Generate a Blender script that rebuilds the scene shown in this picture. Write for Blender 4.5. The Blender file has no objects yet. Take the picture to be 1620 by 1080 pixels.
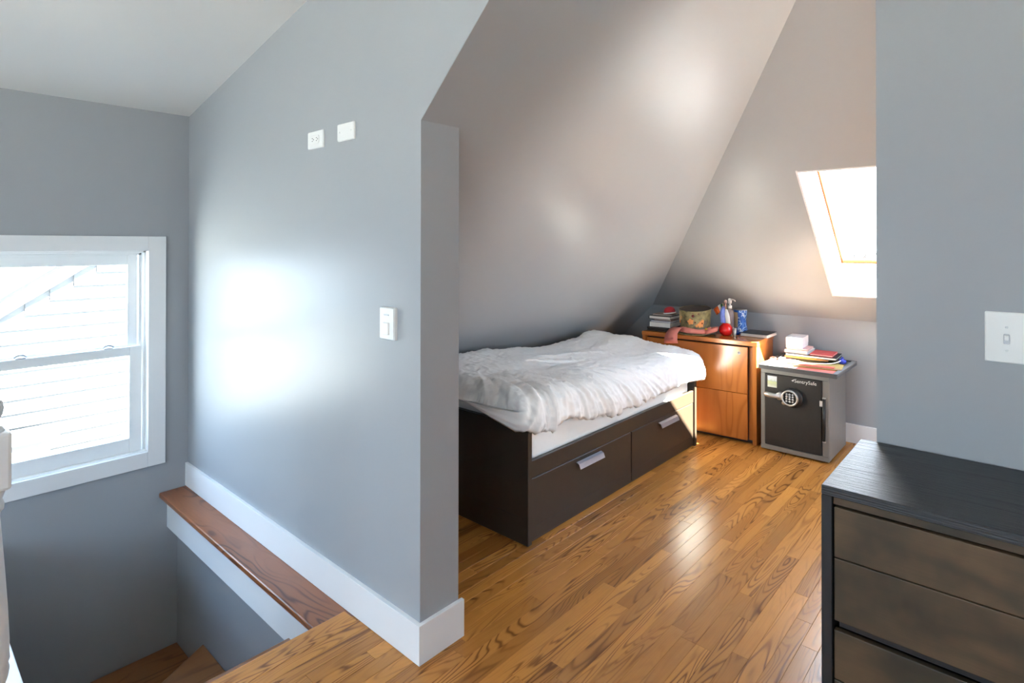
import bpy, bmesh, math, random
from mathutils import Vector, Matrix, noise

random.seed(7)
scene = bpy.context.scene
COL = scene.collection
PI = math.pi
R = math.radians

# ---------------------------------------------------------------- camera
H = 1.45
YAW, PITCH, ROLL = R(41.8587), R(0.2754), R(0.0634)
F_PX, CX, CY = 907.4371, 813.4583, 381.352
fwd0 = Vector((-math.sin(YAW), math.cos(YAW), 0)); right0 = Vector((math.cos(YAW), math.sin(YAW), 0)); up0 = Vector((0, 0, 1))
fwd = fwd0 * math.cos(PITCH) + up0 * math.sin(PITCH)
upv = up0 * math.cos(PITCH) - fwd0 * math.sin(PITCH)
rgt = right0 * math.cos(ROLL) + upv * math.sin(ROLL)
upv = upv * math.cos(ROLL) - right0 * math.sin(ROLL)
cam = bpy.data.cameras.new('camera')
cam_o = bpy.data.objects.new('camera', cam); COL.objects.link(cam_o)
M = Matrix((rgt, upv, -fwd)).transposed().to_4x4(); M.translation = Vector((0, 0, H))
cam_o.matrix_world = M
cam.sensor_width = 36.0; cam.lens = F_PX * 36.0 / 1620.0
cam.shift_x = -(CX - 810.0) / 1620.0; cam.shift_y = -(540.0 - CY) / 1620.0
cam.clip_start = 0.03; cam.clip_end = 300
scene.camera = cam_o

# ---------------------------------------------------------------- light and exposure
scene.view_settings.view_transform = 'Standard'
scene.view_settings.look = 'None'
scene.view_settings.gamma = 1.0
scene.view_settings.use_curve_mapping = False
scene.view_settings.exposure = 1.5
SKY_STRENGTH = 6.0
SUN_STRENGTH = 85.0
SUN_A, SUN_B = 0.30, 1.195           # sun travels (-1, -A, -B)

world = bpy.data.worlds.new('sky'); scene.world = world
world.use_nodes = True
nt = world.node_tree; nt.nodes.clear()
wo = nt.nodes.new('ShaderNodeOutputWorld'); bg = nt.nodes.new('ShaderNodeBackground')
tc = nt.nodes.new('ShaderNodeTexCoord'); sx = nt.nodes.new('ShaderNodeSeparateXYZ'); rp = nt.nodes.new('ShaderNodeValToRGB')
rp.color_ramp.elements[0].position = 0.0; rp.color_ramp.elements[0].color = (0.72, 0.86, 1.0, 1)
rp.color_ramp.elements[1].position = 0.8; rp.color_ramp.elements[1].color = (0.34, 0.58, 1.0, 1)
nt.links.new(tc.outputs['Generated'], sx.inputs[0]); nt.links.new(sx.outputs['Z'], rp.inputs[0])
nt.links.new(rp.outputs[0], bg.inputs[0]); bg.inputs[1].default_value = SKY_STRENGTH
nt.links.new(bg.outputs[0], wo.inputs[0])

sun = bpy.data.lights.new('sun', 'SUN'); sun.energy = SUN_STRENGTH; sun.angle = R(0.6); sun.color = (1.0, 0.955, 0.86)
sun_o = bpy.data.objects.new('sun', sun); COL.objects.link(sun_o)
sun_o.rotation_euler = Vector((-1, -SUN_A, -SUN_B)).to_track_quat('-Z', 'Y').to_euler()
sun_o.location = (6, 5, 9)

def portal(name, loc, direction, w, h):
    l = bpy.data.lights.new(name, 'AREA'); l.shape = 'RECTANGLE'; l.size = w; l.size_y = h
    o = bpy.data.objects.new(name, l); COL.objects.link(o); o.location = loc
    o.rotation_euler = Vector(direction).to_track_quat('-Z', 'Y').to_euler()
    l.cycles.is_portal = True
    return o
scene.cycles.use_denoising = True
scene.cycles.max_bounces = 14; scene.cycles.diffuse_bounces = 8; scene.cycles.transparent_max_bounces = 16
scene.cycles.sample_clamp_indirect = 8.0

# ---------------------------------------------------------------- room numbers
XW, YP, XP, TP = -3.7726, 1.2682, -1.5725, 0.1793
YPB = YP + TP
ZT, S1 = 1.8805, 0.9843
ZL, SL = 2.2165, 0.2149
YB, ZK, S2 = 4.7867, 0.8932, 0.9324
BB, BT = 0.137, 0.0159
ZC = 2.918
XRIGHT, YREAR = 2.4, -2.4
def s1z(x): return ZT + S1 * (x - XP)
def s1x(z): return XP + (z - ZT) / S1
def s2y(z): return YB - (z - ZK) / S2
N2 = Vector((0, S2, 1)).normalized()
N1 = Vector((-S1, 0, 1)).normalized()

# ---------------------------------------------------------------- materials
MATS = {}
class NT:
    def __init__(self, name):
        self.m = bpy.data.materials.new(name); self.m.use_nodes = True
        self.t = self.m.node_tree; self.t.nodes.clear()
        self.out = self.n('ShaderNodeOutputMaterial'); self.b = self.n('ShaderNodeBsdfPrincipled')
        self.l(self.b.outputs[0], self.out.inputs[0]); MATS[name] = self.m
    def n(self, t, **k):
        nd = self.t.nodes.new(t)
        for a, v in k.items(): setattr(nd, a, v)
        return nd
    def l(self, a, b): self.t.links.new(a, b)
    def setb(self, col=None, rough=None, metal=None, spec=None):
        if col is not None: self.b.inputs['Base Color'].default_value = (*col, 1)
        if rough is not None: self.b.inputs['Roughness'].default_value = rough
        if metal is not None: self.b.inputs['Metallic'].default_value = metal
        if spec is not None: self.b.inputs['Specular IOR Level'].default_value = spec
    def math(self, op, a, b=None):
        nd = self.n('ShaderNodeMath', operation=op)
        for i, v in enumerate((a, b)):
            if v is None: continue
            if isinstance(v, (int, float)): nd.inputs[i].default_value = v
            else: self.l(v, nd.inputs[i])
        return nd.outputs[0]
    def coords(self, scale=(1, 1, 1), rand=False, kind='Object', rot=(0, 0, 0)):
        t = self.n('ShaderNodeTexCoord'); mp = self.n('ShaderNodeMapping'); mp.inputs['Scale'].default_value = scale
        mp.inputs['Rotation'].default_value = rot
        self.l(t.outputs[kind], mp.inputs[0])
        if not rand: return mp.outputs[0]
        oi = self.n('ShaderNodeObjectInfo'); va = self.n('ShaderNodeVectorMath', operation='SCALE')
        va.inputs[0].default_value = (37, 61, 23); self.l(oi.outputs['Random'], va.inputs['Scale'])
        ad = self.n('ShaderNodeVectorMath', operation='ADD'); self.l(mp.outputs[0], ad.inputs[0]); self.l(va.outputs[0], ad.inputs[1])
        return ad.outputs[0]
    def noise(self, vec, scale, detail=2.0, rough=0.5, dist=0.0):
        nd = self.n('ShaderNodeTexNoise'); nd.inputs['Scale'].default_value = scale; nd.inputs['Detail'].default_value = detail
        nd.inputs['Roughness'].default_value = rough; nd.inputs['Distortion'].default_value = dist
        self.l(vec, nd.inputs['Vector']); return nd.outputs[0]
    def ramp(self, fac, stops):
        r = self.n('ShaderNodeValToRGB'); e = r.color_ramp.elements
        while len(e) < len(stops): e.new(0.5)
        for i, (p, c) in enumerate(stops):
            e[i].position = p; e[i].color = (*c, 1)
        self.l(fac, r.inputs[0]); return r.outputs[0]
    def mix(self, fac, a, b, mode='MIX'):
        nd = self.n('ShaderNodeMix', data_type='RGBA', blend_type=mode)
        for s, v in ((nd.inputs[0], fac), (nd.inputs[6], a), (nd.inputs[7], b)):
            if isinstance(v, (int, float)): s.default_value = v
            elif isinstance(v, tuple): s.default_value = (*v, 1)
            else: self.l(v, s)
        return nd.outputs[2]
    def bump(self, h, strength, dist=0.01):
        b = self.n('ShaderNodeBump'); b.inputs['Strength'].default_value = strength; b.inputs['Distance'].default_value = dist
        self.l(h, b.inputs['Height']); self.l(b.outputs[0], self.b.inputs['Normal'])

def plain(name, col, rough=0.5, metal=0.0, spec=0.5, var=0.06, scale=25.0, bump=0.0, bscale=200.0):
    m = NT(name); m.setb(col, rough, metal, spec)
    v = m.noise(m.coords(), scale, 3)
    c = m.mix(v, tuple(x * (1 - var) for x in col), tuple(min(1, x * (1 + var)) for x in col))
    m.l(c, m.b.inputs['Base Color'])
    if bump: m.bump(m.noise(m.coords(), bscale, 2), bump, 0.002)
    return m.m

def paint(name, col, rough, bump=0.05):
    m = NT(name); m.setb(col, rough, 0, 0.20)
    v = m.noise(m.coords(), 1.5, 2)
    m.l(m.mix(v, tuple(x * 0.985 for x in col), tuple(x * 1.015 for x in col)), m.b.inputs['Base Color'])
    m.bump(m.noise(m.coords(), 220, 2), bump, 0.001)
    return m.m

def wood(name, light, dark, along='Y', rings=70.0, nscale=9.0, stretch=0.09, rough=0.3, rand=False, lineamt=0.75, varamt=0.3, fine=0.35, bump=0.08, coat=0.0, sharp=6.0, blotch=0.25, blotch_scale=4.0, bdist=0.001):
    m = NT(name); m.setb(light, rough)
    st = {'X': (stretch, 1, 1), 'Y': (1, stretch, 1), 'Z': (1, 1, stretch)}[along]
    fi = {'X': (0.02, 1, 1), 'Y': (1, 0.02, 1), 'Z': (1, 1, 0.02)}[along]
    n1 = m.noise(m.coords(st, rand), nscale, 1.5, 0.45, 0.25)
    s = m.math('SINE', m.math('MULTIPLY', n1, rings))
    s = m.math('ADD', m.math('MULTIPLY', s, 0.5), 0.5)
    s = m.math('POWER', s, sharp)
    fade = m.ramp(m.noise(m.coords(st, rand), nscale * .8, 2), [(.42, (.10, .10, .10)), (.60, (1, 1, 1))])
    s = m.math('MULTIPLY', s, fade)
    f = m.noise(m.coords(fi, rand), 260, 3, 0.6)
    c = m.mix(m.math('MULTIPLY', f, fine), light, dark)
    mid = tuple(d * 0.8 for d in dark)
    c = m.mix(m.math('MULTIPLY', s, lineamt), c, mid)
    if rand:
        oi = m.n('ShaderNodeObjectInfo')
        w = m.ramp(oi.outputs['Random'], [(0, (1 - varamt, 1 - varamt * 1.1, 1 - varamt * 1.2)), (0.5, (1, 1, 1)), (1, (1 + varamt * .7, 1 + varamt * .75, 1 + varamt * .6))])
        c = m.mix(1.0, c, w, 'MULTIPLY')
    big = m.ramp(m.noise(m.coords((1, 1, 1), rand), blotch_scale, 3), [(.35, (0, 0, 0)), (.68, (1, 1, 1))])
    c = m.mix(m.math('MULTIPLY', big, blotch), c, tuple(d * 1.3 for d in dark))
    m.l(c, m.b.inputs['Base Color'])
    if coat:
        m.b.inputs['Coat Weight'].default_value = coat; m.b.inputs['Coat Roughness'].default_value = rough * 0.7
    m.bump(m.math('ADD', f, m.math('MULTIPLY', s, 0.5)), bump, bdist)
    return m.m

def glassmat(name, tint=(0.97, 0.99, 0.98)):
    m = NT(name); m.t.nodes.remove(m.b)
    tr = m.n('ShaderNodeBsdfTransparent'); tr.inputs[0].default_value = (*tint, 1)
    gl = m.n('ShaderNodeBsdfGlossy'); gl.inputs['Roughness'].default_value = 0.02
    lw = m.n('ShaderNodeLayerWeight'); lw.inputs[0].default_value = 0.5
    fac = m.math('ADD', m.math('MULTIPLY', m.math('POWER', lw.outputs['Facing'], 5.0), 0.85), 0.035)
    mx = m.n('ShaderNodeMixShader'); m.l(fac, mx.inputs[0]); m.l(tr.outputs[0], mx.inputs[1]); m.l(gl.outputs[0], mx.inputs[2])
    m.l(mx.outputs[0], m.out.inputs[0]); return m.m

WALL = paint('wall_paint', (0.352, 0.368, 0.384), 0.34)
CEIL = paint('ceiling_paint', (0.74, 0.74, 0.73), 0.42)
WHITE = paint('white_trim_paint', (0.78, 0.785, 0.79), 0.32, 0.02)
VINYL = plain('white_vinyl', (0.80, 0.81, 0.81), 0.3, var=0.02)
PLATE = plain('white_plastic', (0.82, 0.82, 0.80), 0.3, var=0.02)
FLOORW = wood('oak_strip', (0.56, 0.235, 0.048), (0.150, 0.046, 0.010), 'Y', rings=125, nscale=11, stretch=0.11, rough=0.27, rand=True, varamt=0.30, lineamt=0.85, fine=0.32, sharp=4.0, blotch=0.10)
LEDGEW = wood('oak_ledge', (0.33, 0.115, 0.042), (0.085, 0.024, 0.010), 'X', rings=85, nscale=8, stretch=0.2, rough=0.28, lineamt=0.85, sharp=4.0, blotch=0.1)
TREADW = wood('oak_tread', (0.30, 0.125, 0.04), (0.11, 0.038, 0.012), 'Y', rings=60, nscale=7, stretch=0.12, rough=0.3)
SUBF = plain('subfloor_dark', (0.035, 0.018, 0.01), 0.8)
CABW = wood('teak_veneer', (0.44, 0.155, 0.033), (0.20, 0.060, 0.012), 'Z', rings=36, nscale=6, stretch=0.16, rough=0.24, lineamt=0.4, fine=0.3, bump=0.03)
CABX = wood('teak_veneer_top', (0.44, 0.155, 0.033), (0.20, 0.060, 0.012), 'X', rings=36, nscale=6, stretch=0.16, rough=0.24, lineamt=0.35, fine=0.3, bump=0.03)
DTOP = wood('black_stained_wood', (0.034, 0.036, 0.040), (0.008, 0.008, 0.009), 'X', rings=60, nscale=8, stretch=0.10, rough=0.40, lineamt=1.0, bump=0.9, sharp=5.0, bdist=0.003)
DFRONT = wood('weathered_walnut', (0.140, 0.084, 0.040), (0.020, 0.017, 0.010), 'X', rings=26, nscale=6, stretch=0.35, rough=0.55, rand=True, varamt=0.25, lineamt=0.45, bump=0.15, sharp=2.0, blotch=0.85, blotch_scale=7.0)
DFRAME = plain('black_stain_frame', (0.016, 0.016, 0.017), 0.4, var=0.2, bump=0.1)
BEDM = plain('black_brown_foil', (0.034, 0.023, 0.015), 0.40, spec=0.4, var=0.12, bump=0.06, bscale=120)
BEDH = plain('brushed_tab_metal', (0.50, 0.49, 0.55), 0.3, 0.85)
COTTON = plain('white_cotton', (0.80, 0.79, 0.78), 0.85, spec=0.2, var=0.02, bump=0.15, bscale=500)
SHEET = plain('white_sheet', (0.76, 0.76, 0.75), 0.85, spec=0.2, var=0.02, bump=0.15, bscale=400)
PAD = plain('pale_blue_ticking', (0.56, 0.64, 0.68), 0.85, spec=0.2, var=0.03)
SAFEG = plain('silver_grey_enamel', (0.20, 0.195, 0.185), 0.45, 0.2, var=0.05, bump=0.05)
SAFED = plain('charcoal_door', (0.015, 0.012, 0.010), 0.6, var=0.25, scale=60, bump=0.1)
SAFEL = plain('dark_lid_plastic', (0.07, 0.07, 0.072), 0.35)
CHROME = plain('satin_chrome', (0.48, 0.46, 0.44), 0.36, 0.8)
BLACK = plain('black_plastic', (0.012, 0.012, 0.013), 0.4)
LETTER = plain('silver_lettering', (0.72, 0.72, 0.70), 0.4)
GLASS = glassmat('window_glass')
PINE = plain('orange_pine_bead', (0.42, 0.040, 0.003), 0.5, spec=0.2)
GASKET = plain('dark_gasket', (0.05, 0.05, 0.05), 0.7, spec=0.2)
ALU = plain('aluminium_frame', (0.45, 0.45, 0.46), 0.4, 0.6)

# ---------------------------------------------------------------- mesh helpers
def link(name, me, mat=None, parent=None, loc=(0, 0, 0), smooth=False):
    if mat is not None and not me.materials: me.materials.append(mat)
    if smooth:
        for p in me.polygons: p.use_smooth = True
    o = bpy.data.objects.new(name, me); COL.objects.link(o); o.location = loc
    if parent is not None: o.parent = parent
    return o
def from_bm(name, bm, mat=None, parent=None, loc=(0, 0, 0), smooth=False):
    bmesh.ops.recalc_face_normals(bm, faces=bm.faces)
    me = bpy.data.meshes.new(name); bm.to_mesh(me); bm.free()
    return link(name, me, mat, parent, loc, smooth)
def bm_box(bm, x0, x1, y0, y1, z0, z1, bev=0.0, seg=1):
    g = bmesh.ops.create_cube(bm, size=1.0)
    vs = g['verts']
    for v in vs:
        v.co = Vector(((x0 + x1) / 2 + v.co.x * (x1 - x0), (y0 + y1) / 2 + v.co.y * (y1 - y0), (z0 + z1) / 2 + v.co.z * (z1 - z0)))
    if bev:
        es = list({e for v in vs for e in v.link_edges})
        bmesh.ops.bevel(bm, geom=es, offset=bev, segments=seg, profile=0.5, affect='EDGES')
def box(name, x0, x1, y0, y1, z0, z1, mat, parent=None, bev=0.0, seg=1, smooth=False):
    cx, cy, cz = (x0 + x1) / 2, (y0 + y1) / 2, z0
    bm = bmesh.new(); bm_box(bm, x0 - cx, x1 - cx, y0 - cy, y1 - cy, 0, z1 - z0, bev, seg)
    return from_bm(name, bm, mat, parent, (cx, cy, cz), smooth)
def prism(name, pts, vec, mat, parent=None, bev=0.0):
    """polygon of 3D points extruded along vec"""
    bm = bmesh.new(); vec = Vector(vec)
    a = [bm.verts.new(Vector(p)) for p in pts]; b = [bm.verts.new(Vector(p) + vec) for p in pts]
    n = len(a)
    bm.faces.new(a); bm.faces.new(b[::-1])
    for i in range(n): bm.faces.new((a[i], b[i], b[(i + 1) % n], a[(i + 1) % n]))
    if bev: bmesh.ops.bevel(bm, geom=list(bm.edges), offset=bev, segments=2, profile=0.5, affect='EDGES')
    return from_bm(name, bm, mat, parent)
def bm_prism(bm, pts, vec):
    vec = Vector(vec); a = [bm.verts.new(Vector(p)) for p in pts]; b = [bm.verts.new(Vector(p) + vec) for p in pts]; n = len(a)
    bm.faces.new(a); bm.faces.new(b[::-1])
    for i in range(n): bm.faces.new((a[i], b[i], b[(i + 1) % n], a[(i + 1) % n]))
def bm_lathe(bm, prof, seg=32, mtx=None):
    rings = []
    for r, z in prof:
        if r < 1e-6: rings.append([bm.verts.new((0, 0, z))])
        else: rings.append([bm.verts.new((r * math.cos(2 * PI * k / seg), r * math.sin(2 * PI * k / seg), z)) for k in range(seg)])
    for a, b in zip(rings[:-1], rings[1:]):
        for k in range(seg):
            k2 = (k + 1) % seg
            if len(a) == 1 and len(b) == 1: continue
            if len(a) == 1: bm.faces.new((a[0], b[k], b[k2]))
            elif len(b) == 1: bm.faces.new((a[k], a[k2], b[0]))
            else: bm.faces.new((a[k], a[k2], b[k2], b[k]))
    vs = [v for r in rings for v in r]
    if mtx is not None: bmesh.ops.transform(bm, matrix=mtx, verts=vs)
    return vs
def lathe(name, prof, mat, parent=None, loc=(0, 0, 0), seg=32, mtx=None, smooth=True):
    bm = bmesh.new(); bm_lathe(bm, prof, seg, mtx)
    return from_bm(name, bm, mat, parent, loc, smooth)
def bm_tube(bm, pts, rad, seg=8):
    pts = [Vector(p) for p in pts]; rings = []
    for i, p in enumerate(pts):
        t = (pts[min(i + 1, len(pts) - 1)] - pts[max(i - 1, 0)]).normalized()
        a = Vector((0, 0, 1)) if abs(t.z) < 0.9 else Vector((1, 0, 0))
        u = t.cross(a).normalized(); w = t.cross(u)
        r = rad[i] if isinstance(rad, (list, tuple)) else rad
        rings.append([bm.verts.new(p + (u * math.cos(2 * PI * k / seg) + w * math.sin(2 * PI * k / seg)) * r) for k in range(seg)])
    for a, b in zip(rings[:-1], rings[1:]):
        for k in range(seg): bm.faces.new((a[k], a[(k + 1) % seg], b[(k + 1) % seg], b[k]))
    bm.faces.new(rings[0][::-1]); bm.faces.new(rings[-1])
def tube(name, pts, rad, mat, parent=None, seg=8):
    bm = bmesh.new(); bm_tube(bm, pts, rad, seg); return from_bm(name, bm, mat, parent, (0, 0, 0), True)
def strip(name, left, right, thick, mat, parent=None):
    """ribbon between two rails, with thickness along its normal"""
    bm = bmesh.new(); n = len(left); A = []
    for i in range(n):
        l, r = Vector(left[i]), Vector(right[i])
        j = min(i + 1, n - 1); k = max(i - 1, 0)
        nn = (Vector(left[j]) - Vector(left[k])).cross(r - l).normalized() * thick
        A.append([bm.verts.new(l), bm.verts.new(r), bm.verts.new(r + nn), bm.verts.new(l + nn)])
    for a, b in zip(A[:-1], A[1:]):
        for k in range(4): bm.faces.new((a[k], a[(k + 1) % 4], b[(k + 1) % 4], b[k]))
    bm.faces.new(A[0][::-1]); bm.faces.new(A[-1])
    return from_bm(name, bm, mat, parent, (0, 0, 0), True)
def tag(o, label, cat, group=None, kind=None):
    o['label'] = label; o['category'] = cat
    if group: o['group'] = group
    if kind: o['kind'] = kind
    return o
def thing(name, label, cat, loc=(0, 0, 0), rotz=0.0, group=None):
    o = bpy.data.objects.new(name, None); COL.objects.link(o); o.empty_display_size = 0.1
    o.location = loc; o.rotation_euler = (0, 0, rotz)
    return tag(o, label, cat, group)
def struct(o, label, cat):
    return tag(o, label, cat, None, 'structure')
def text(name, s, size, mat, mtx, parent=None, extrude=0.0005):
    cu = bpy.data.curves.new(name, 'FONT'); cu.body = s; cu.size = size; cu.extrude = extrude; cu.resolution_u = 3
    tmp = bpy.data.objects.new(name, cu); COL.objects.link(tmp)
    dg = bpy.context.evaluated_depsgraph_get(); me = bpy.data.meshes.new_from_object(tmp.evaluated_get(dg))
    bpy.data.objects.remove(tmp); me.transform(mtx); me.materials.clear()
    return link(name, me, mat, parent)

# ================================================================= THE SETTING
# floor: slab + strips
bm = bmesh.new()
bm_box(bm, -1.985, XRIGHT, YREAR, YB + 0.1, -0.25, -0.012)
bm_box(bm, -3.2, -1.985, YP, YB + 0.1, -0.25, -0.012)
bm_box(bm, XW, -1.985, YREAR, 0.12, -0.25, -0.012)
floor = struct(from_bm('floor', bm, SUBF), 'honey oak strip floor of bedroom and landing', 'floor')
PW = 0.057
seen, rest = [], []
nrow = int((XRIGHT - (-3.19)) / PW)
x0s = -3.19
for i in range(nrow):
    xa = -1.985 + (i - int((3.19 - 1.985) / PW)) * PW
    xb = xa + PW
    if xb > XRIGHT: break
    lo = YREAR if xa > -1.99 else YP - 0.016
    y = lo - random.uniform(0, 0.9); 
    while y < YB:
        ln = random.choice((0.45, 0.6, 0.75, 0.9, 1.1, 1.3)) * random.uniform(0.9, 1.1)
        a, b = max(y, lo), min(y + ln, YB)
        y += ln
        if b - a < 0.02: continue
        vis = (-2.32 < xa < -0.22 and b > 0.55)
        (seen if vis else rest).append((xa, xb, a, b))
for (xa, xb, a, b) in seen:
    g = 0.00035
    hgt = 0.012 + random.uniform(-0.0002, 0.0002)
    box('plank', xa + g, xb - g, a + g, b - g, -0.012, -0.012 + hgt, FLOORW, floor, 0.0005)
bm = bmesh.new()
for (xa, xb, a, b) in rest: bm_box(bm, xa + .0006, xb - .0006, a + .0006, b - .0006, -0.012, 0.0)
o = from_bm('plank_rest', bm, FLOORW, floor); o['kind'] = 'stuff'
# landing nosing along the stair opening
bm = bmesh.new(); bm_box(bm, -0.0, 0.105, 0.0, 1.252 - 0.12, -0.028, 0.0012, 0.009, 3)
from_bm('nosing_board', bm, FLOORW, floor, (-2.02, 0.12, 0), False)

# walls -----------------------------------------------------------------
# window wall with opening
WY0, WY1, WZ0, WZ1 = -0.02, 1.075, 0.235, 1.43      # rough opening
bm = bmesh.new()
bm_box(bm, XW - 0.16, XW, YREAR - .1, WY0, -2.6, ZL + .1)
bm_box(bm, XW - 0.16, XW, WY1, YP + 0.3, -2.6, ZL + .1)
bm_box(bm, XW - 0.16, XW, WY0, WY1, -2.6, WZ0)
bm_box(bm, XW - 0.16, XW, WY0, WY1, WZ1, ZL + .1)
struct(from_bm('wall_left', bm, WALL), 'grey painted wall around the stair window', 'wall')

# partition wall between stair and bed nook
xm = s1x(ZC)
pts = [(XW, YP, -0.03), (XP, YP, -0.011), (XP, YP, ZT + .004), (xm, YP, ZC + .004), (XW, YP, ZL)]
struct(prism('wall_partition', pts, (0, TP, 0), WALL), 'grey painted partition wall beside the bed nook', 'wall')

# dormer ceiling and flat ceiling
zc2 = ZL + SL * (xm - XW)
struct(prism('ceiling_dormer', [(XW - .16, YREAR - .1, ZL - SL * .16), (xm, YREAR - .1, zc2), (xm, YP + .001, zc2), (XW - .16, YP + .001, ZL - SL * .16)], (0, 0, 0.12), CEIL), 'pale shallow sloping ceiling over the stairs', 'ceiling')
struct(box('ceiling_flat', xm, XRIGHT + .1, YREAR - .1, s2y(ZC) + .12, ZC - 0.002, ZC + 0.12, CEIL), 'flat ceiling strip at the ridge', 'ceiling')

# sloping ceilings of the nook
zb = 0.45
def q(z): return (s1x(z), s2y(z), z)
pts = [(s1x(zb), YP + .0005, zb), (xm, YP + .0005, ZC), q(ZC), q(ZK), (s1x(zb), YB, zb)]
struct(prism('ceiling_slope_side', pts, N1 * 0.12, WALL), 'steep grey sloping ceiling above the bed', 'ceiling')
HX0, HX1, HZ0, HZ1 = -1.036, -0.375, 1.087, 1.880      # skylight opening
def S(x, z): return (x, s2y(z), z)
_k = 0.0121; KX0, KX1, KZ0, KZ1 = HX0 - _k, HX1 + _k, HZ0 - _k * .68, HZ1 + _k * .68
bm = bmesh.new(); t2 = N2 * 0.27
bm_prism(bm, [S(s1x(ZK), ZK), S(XRIGHT, ZK), S(XRIGHT, KZ0), S(s1x(KZ0), KZ0)], t2)
bm_prism(bm, [S(s1x(KZ1), KZ1), S(XRIGHT, KZ1), S(XRIGHT, ZC), S(s1x(ZC), ZC)], t2)
bm_prism(bm, [S(s1x(KZ0), KZ0), S(KX0, KZ0), S(KX0, KZ1), S(s1x(KZ1), KZ1)], t2)
bm_prism(bm, [S(KX1, KZ0), S(XRIGHT, KZ0), S(XRIGHT, KZ1), S(KX1, KZ1)], t2)
struct(from_bm('ceiling_slope_back', bm, WALL), 'grey sloping ceiling pierced by the skylight', 'ceiling')
struct(box('wall_back', s1x(zb) - .2, XRIGHT + .1, YB, YB + 0.12, -0.25, ZK, WALL), 'low grey knee wall behind the safe', 'wall')
struct(box('wall_bed_side', s1x(zb) - 0.12, s1x(zb), YPB - .02, YB + .05, -0.02, zb + .05, WALL), 'low knee wall hidden behind the bed', 'wall')
# divider wall on the right
struct(box('wall_divider', -0.374, XRIGHT + .1, 2.212, 2.332, 0.0, ZC, WALL), 'cool grey wall end behind the dark dresser', 'wall')
# right and rear walls of the landing ; their unseen windows are added for the light
GW = [(-1.3, -0.6, 1.05, 1.85), (2.75, 4.05, 0.55, 1.95)]  # unseen openings added to brighten the partition end and the bed nook
bm = bmesh.new(); yy_ = YREAR - .1
for (g0, g1, h0, h1) in GW:
    bm_box(bm, XRIGHT, XRIGHT + .12, yy_, g0, -.02, ZC + .1)
    bm_box(bm, XRIGHT, XRIGHT + .12, g0, g1, -.02, h0); bm_box(bm, XRIGHT, XRIGHT + .12, g0, g1, h1, ZC + .1); yy_ = g1
bm_box(bm, XRIGHT, XRIGHT + .12, yy_, YB + .1, -.02, ZC + .1)
struct(from_bm('wall_right', bm, WALL), 'plain grey gable wall at the right of the landing', 'wall')
for (g0, g1, h0, h1), lab in zip(GW, ('unseen side window added to light the landing', 'unseen gable window added for warm bounce in the bed nook')):
    wroot = thing('fill_window_side', lab, 'window', (XRIGHT, (g0 + g1) / 2, h0)); wroot['kind'] = 'structure'
    gw, gh = (g1 - g0) / 2, h1 - h0
    for (a, b, c, d) in ((-gw, gw, 0, .05), (-gw, gw, gh - .05, gh), (-gw, -gw + .05, .05, gh - .05), (gw - .05, gw, .05, gh - .05), (-gw + .05, gw - .05, gh / 2 - .025, gh / 2 + .025)):
        box('frame', .04, .10, a, b, c, d, VINYL, wroot)
    box('pane', .068, .074, -gw + .04, gw - .04, .04, gh - .04, GLASS, wroot)
    portal('portal_gable', (XRIGHT + .11, (g0 + g1) / 2, (h0 + h1) / 2), (-1, 0, 0), g1 - g0, h1 - h0)
RW = [(-2.5, -1.2), (0.3, 1.6)]; RZ0, RZ1 = 0.65, 1.95  # unseen rear openings added for cool daylight from behind the camera
bm = bmesh.new(); ya, yb_ = YREAR - .14, YREAR
bm_box(bm, XW - .16, XRIGHT + .1, ya, yb_, -2.6, RZ0); bm_box(bm, XW - .16, XRIGHT + .1, ya, yb_, RZ1, ZC + .1)
xs = [XW - .16] + [v for w in RW for v in w] + [XRIGHT + .1]
for i in range(0, len(xs), 2): bm_box(bm, xs[i], xs[i + 1], ya, yb_, RZ0, RZ1)
struct(from_bm('wall_rear', bm, WALL), 'grey rear wall with two added windows', 'wall')
for (wa, wb), lab in zip(RW, ('unseen rear window added for cool daylight, nearer the stairs', 'unseen rear window added for cool daylight, farther from the stairs')):
    wroot = thing('fill_window_rear', lab, 'window', ((wa + wb) / 2, YREAR, RZ0)); wroot['kind'] = 'structure'
    w2 = (wb - wa) / 2; hh = RZ1 - RZ0
    for (a, b, c, d) in ((-w2, w2, 0, .05), (-w2, w2, hh - .05, hh), (-w2, -w2 + .05, .05, hh - .05), (w2 - .05, w2, .05, hh - .05), (-w2 + .05, w2 - .05, hh / 2 - .025, hh / 2 + .025)):
        box('frame', a, b, -.11, -.05, c, d, VINYL, wroot)
    box('pane', -w2 + .04, w2 - .04, -.085, -.08, .04, hh - .04, GLASS, wroot)
    portal('portal_rear', ((wa + wb) / 2, YREAR - .13, (RZ0 + RZ1) / 2), (0, 1, 0), wb - wa, RZ1 - RZ0)

# baseboards -------------------------------------------------------------
def lboard(name, pts, mat=WHITE):
    """polyline footprint (outer side pts list closed polygon) to height BB with a softened top"""
    return prism(name, [(x, y, 0.001) for x, y in pts], (0, 0, BB - .001), mat)
struct(prism('baseboard_partition', [(XW, YP - BT, .0012), (XP + BT, YP - BT, .0012), (XP + BT, YPB + BT, .0012), (XP, YPB + BT, .0012), (XP, YP, .0012), (XW, YP, .0012)], (0, 0, BB - .0012), WHITE, bev=0.0015), 'white baseboard wrapping the partition wall end', 'baseboard')
struct(box('baseboard_back', -2.9, XRIGHT, YB - BT, YB, 0.0012, BB, WHITE, bev=.0015), 'white baseboard along the low back wall', 'baseboard')

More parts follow.
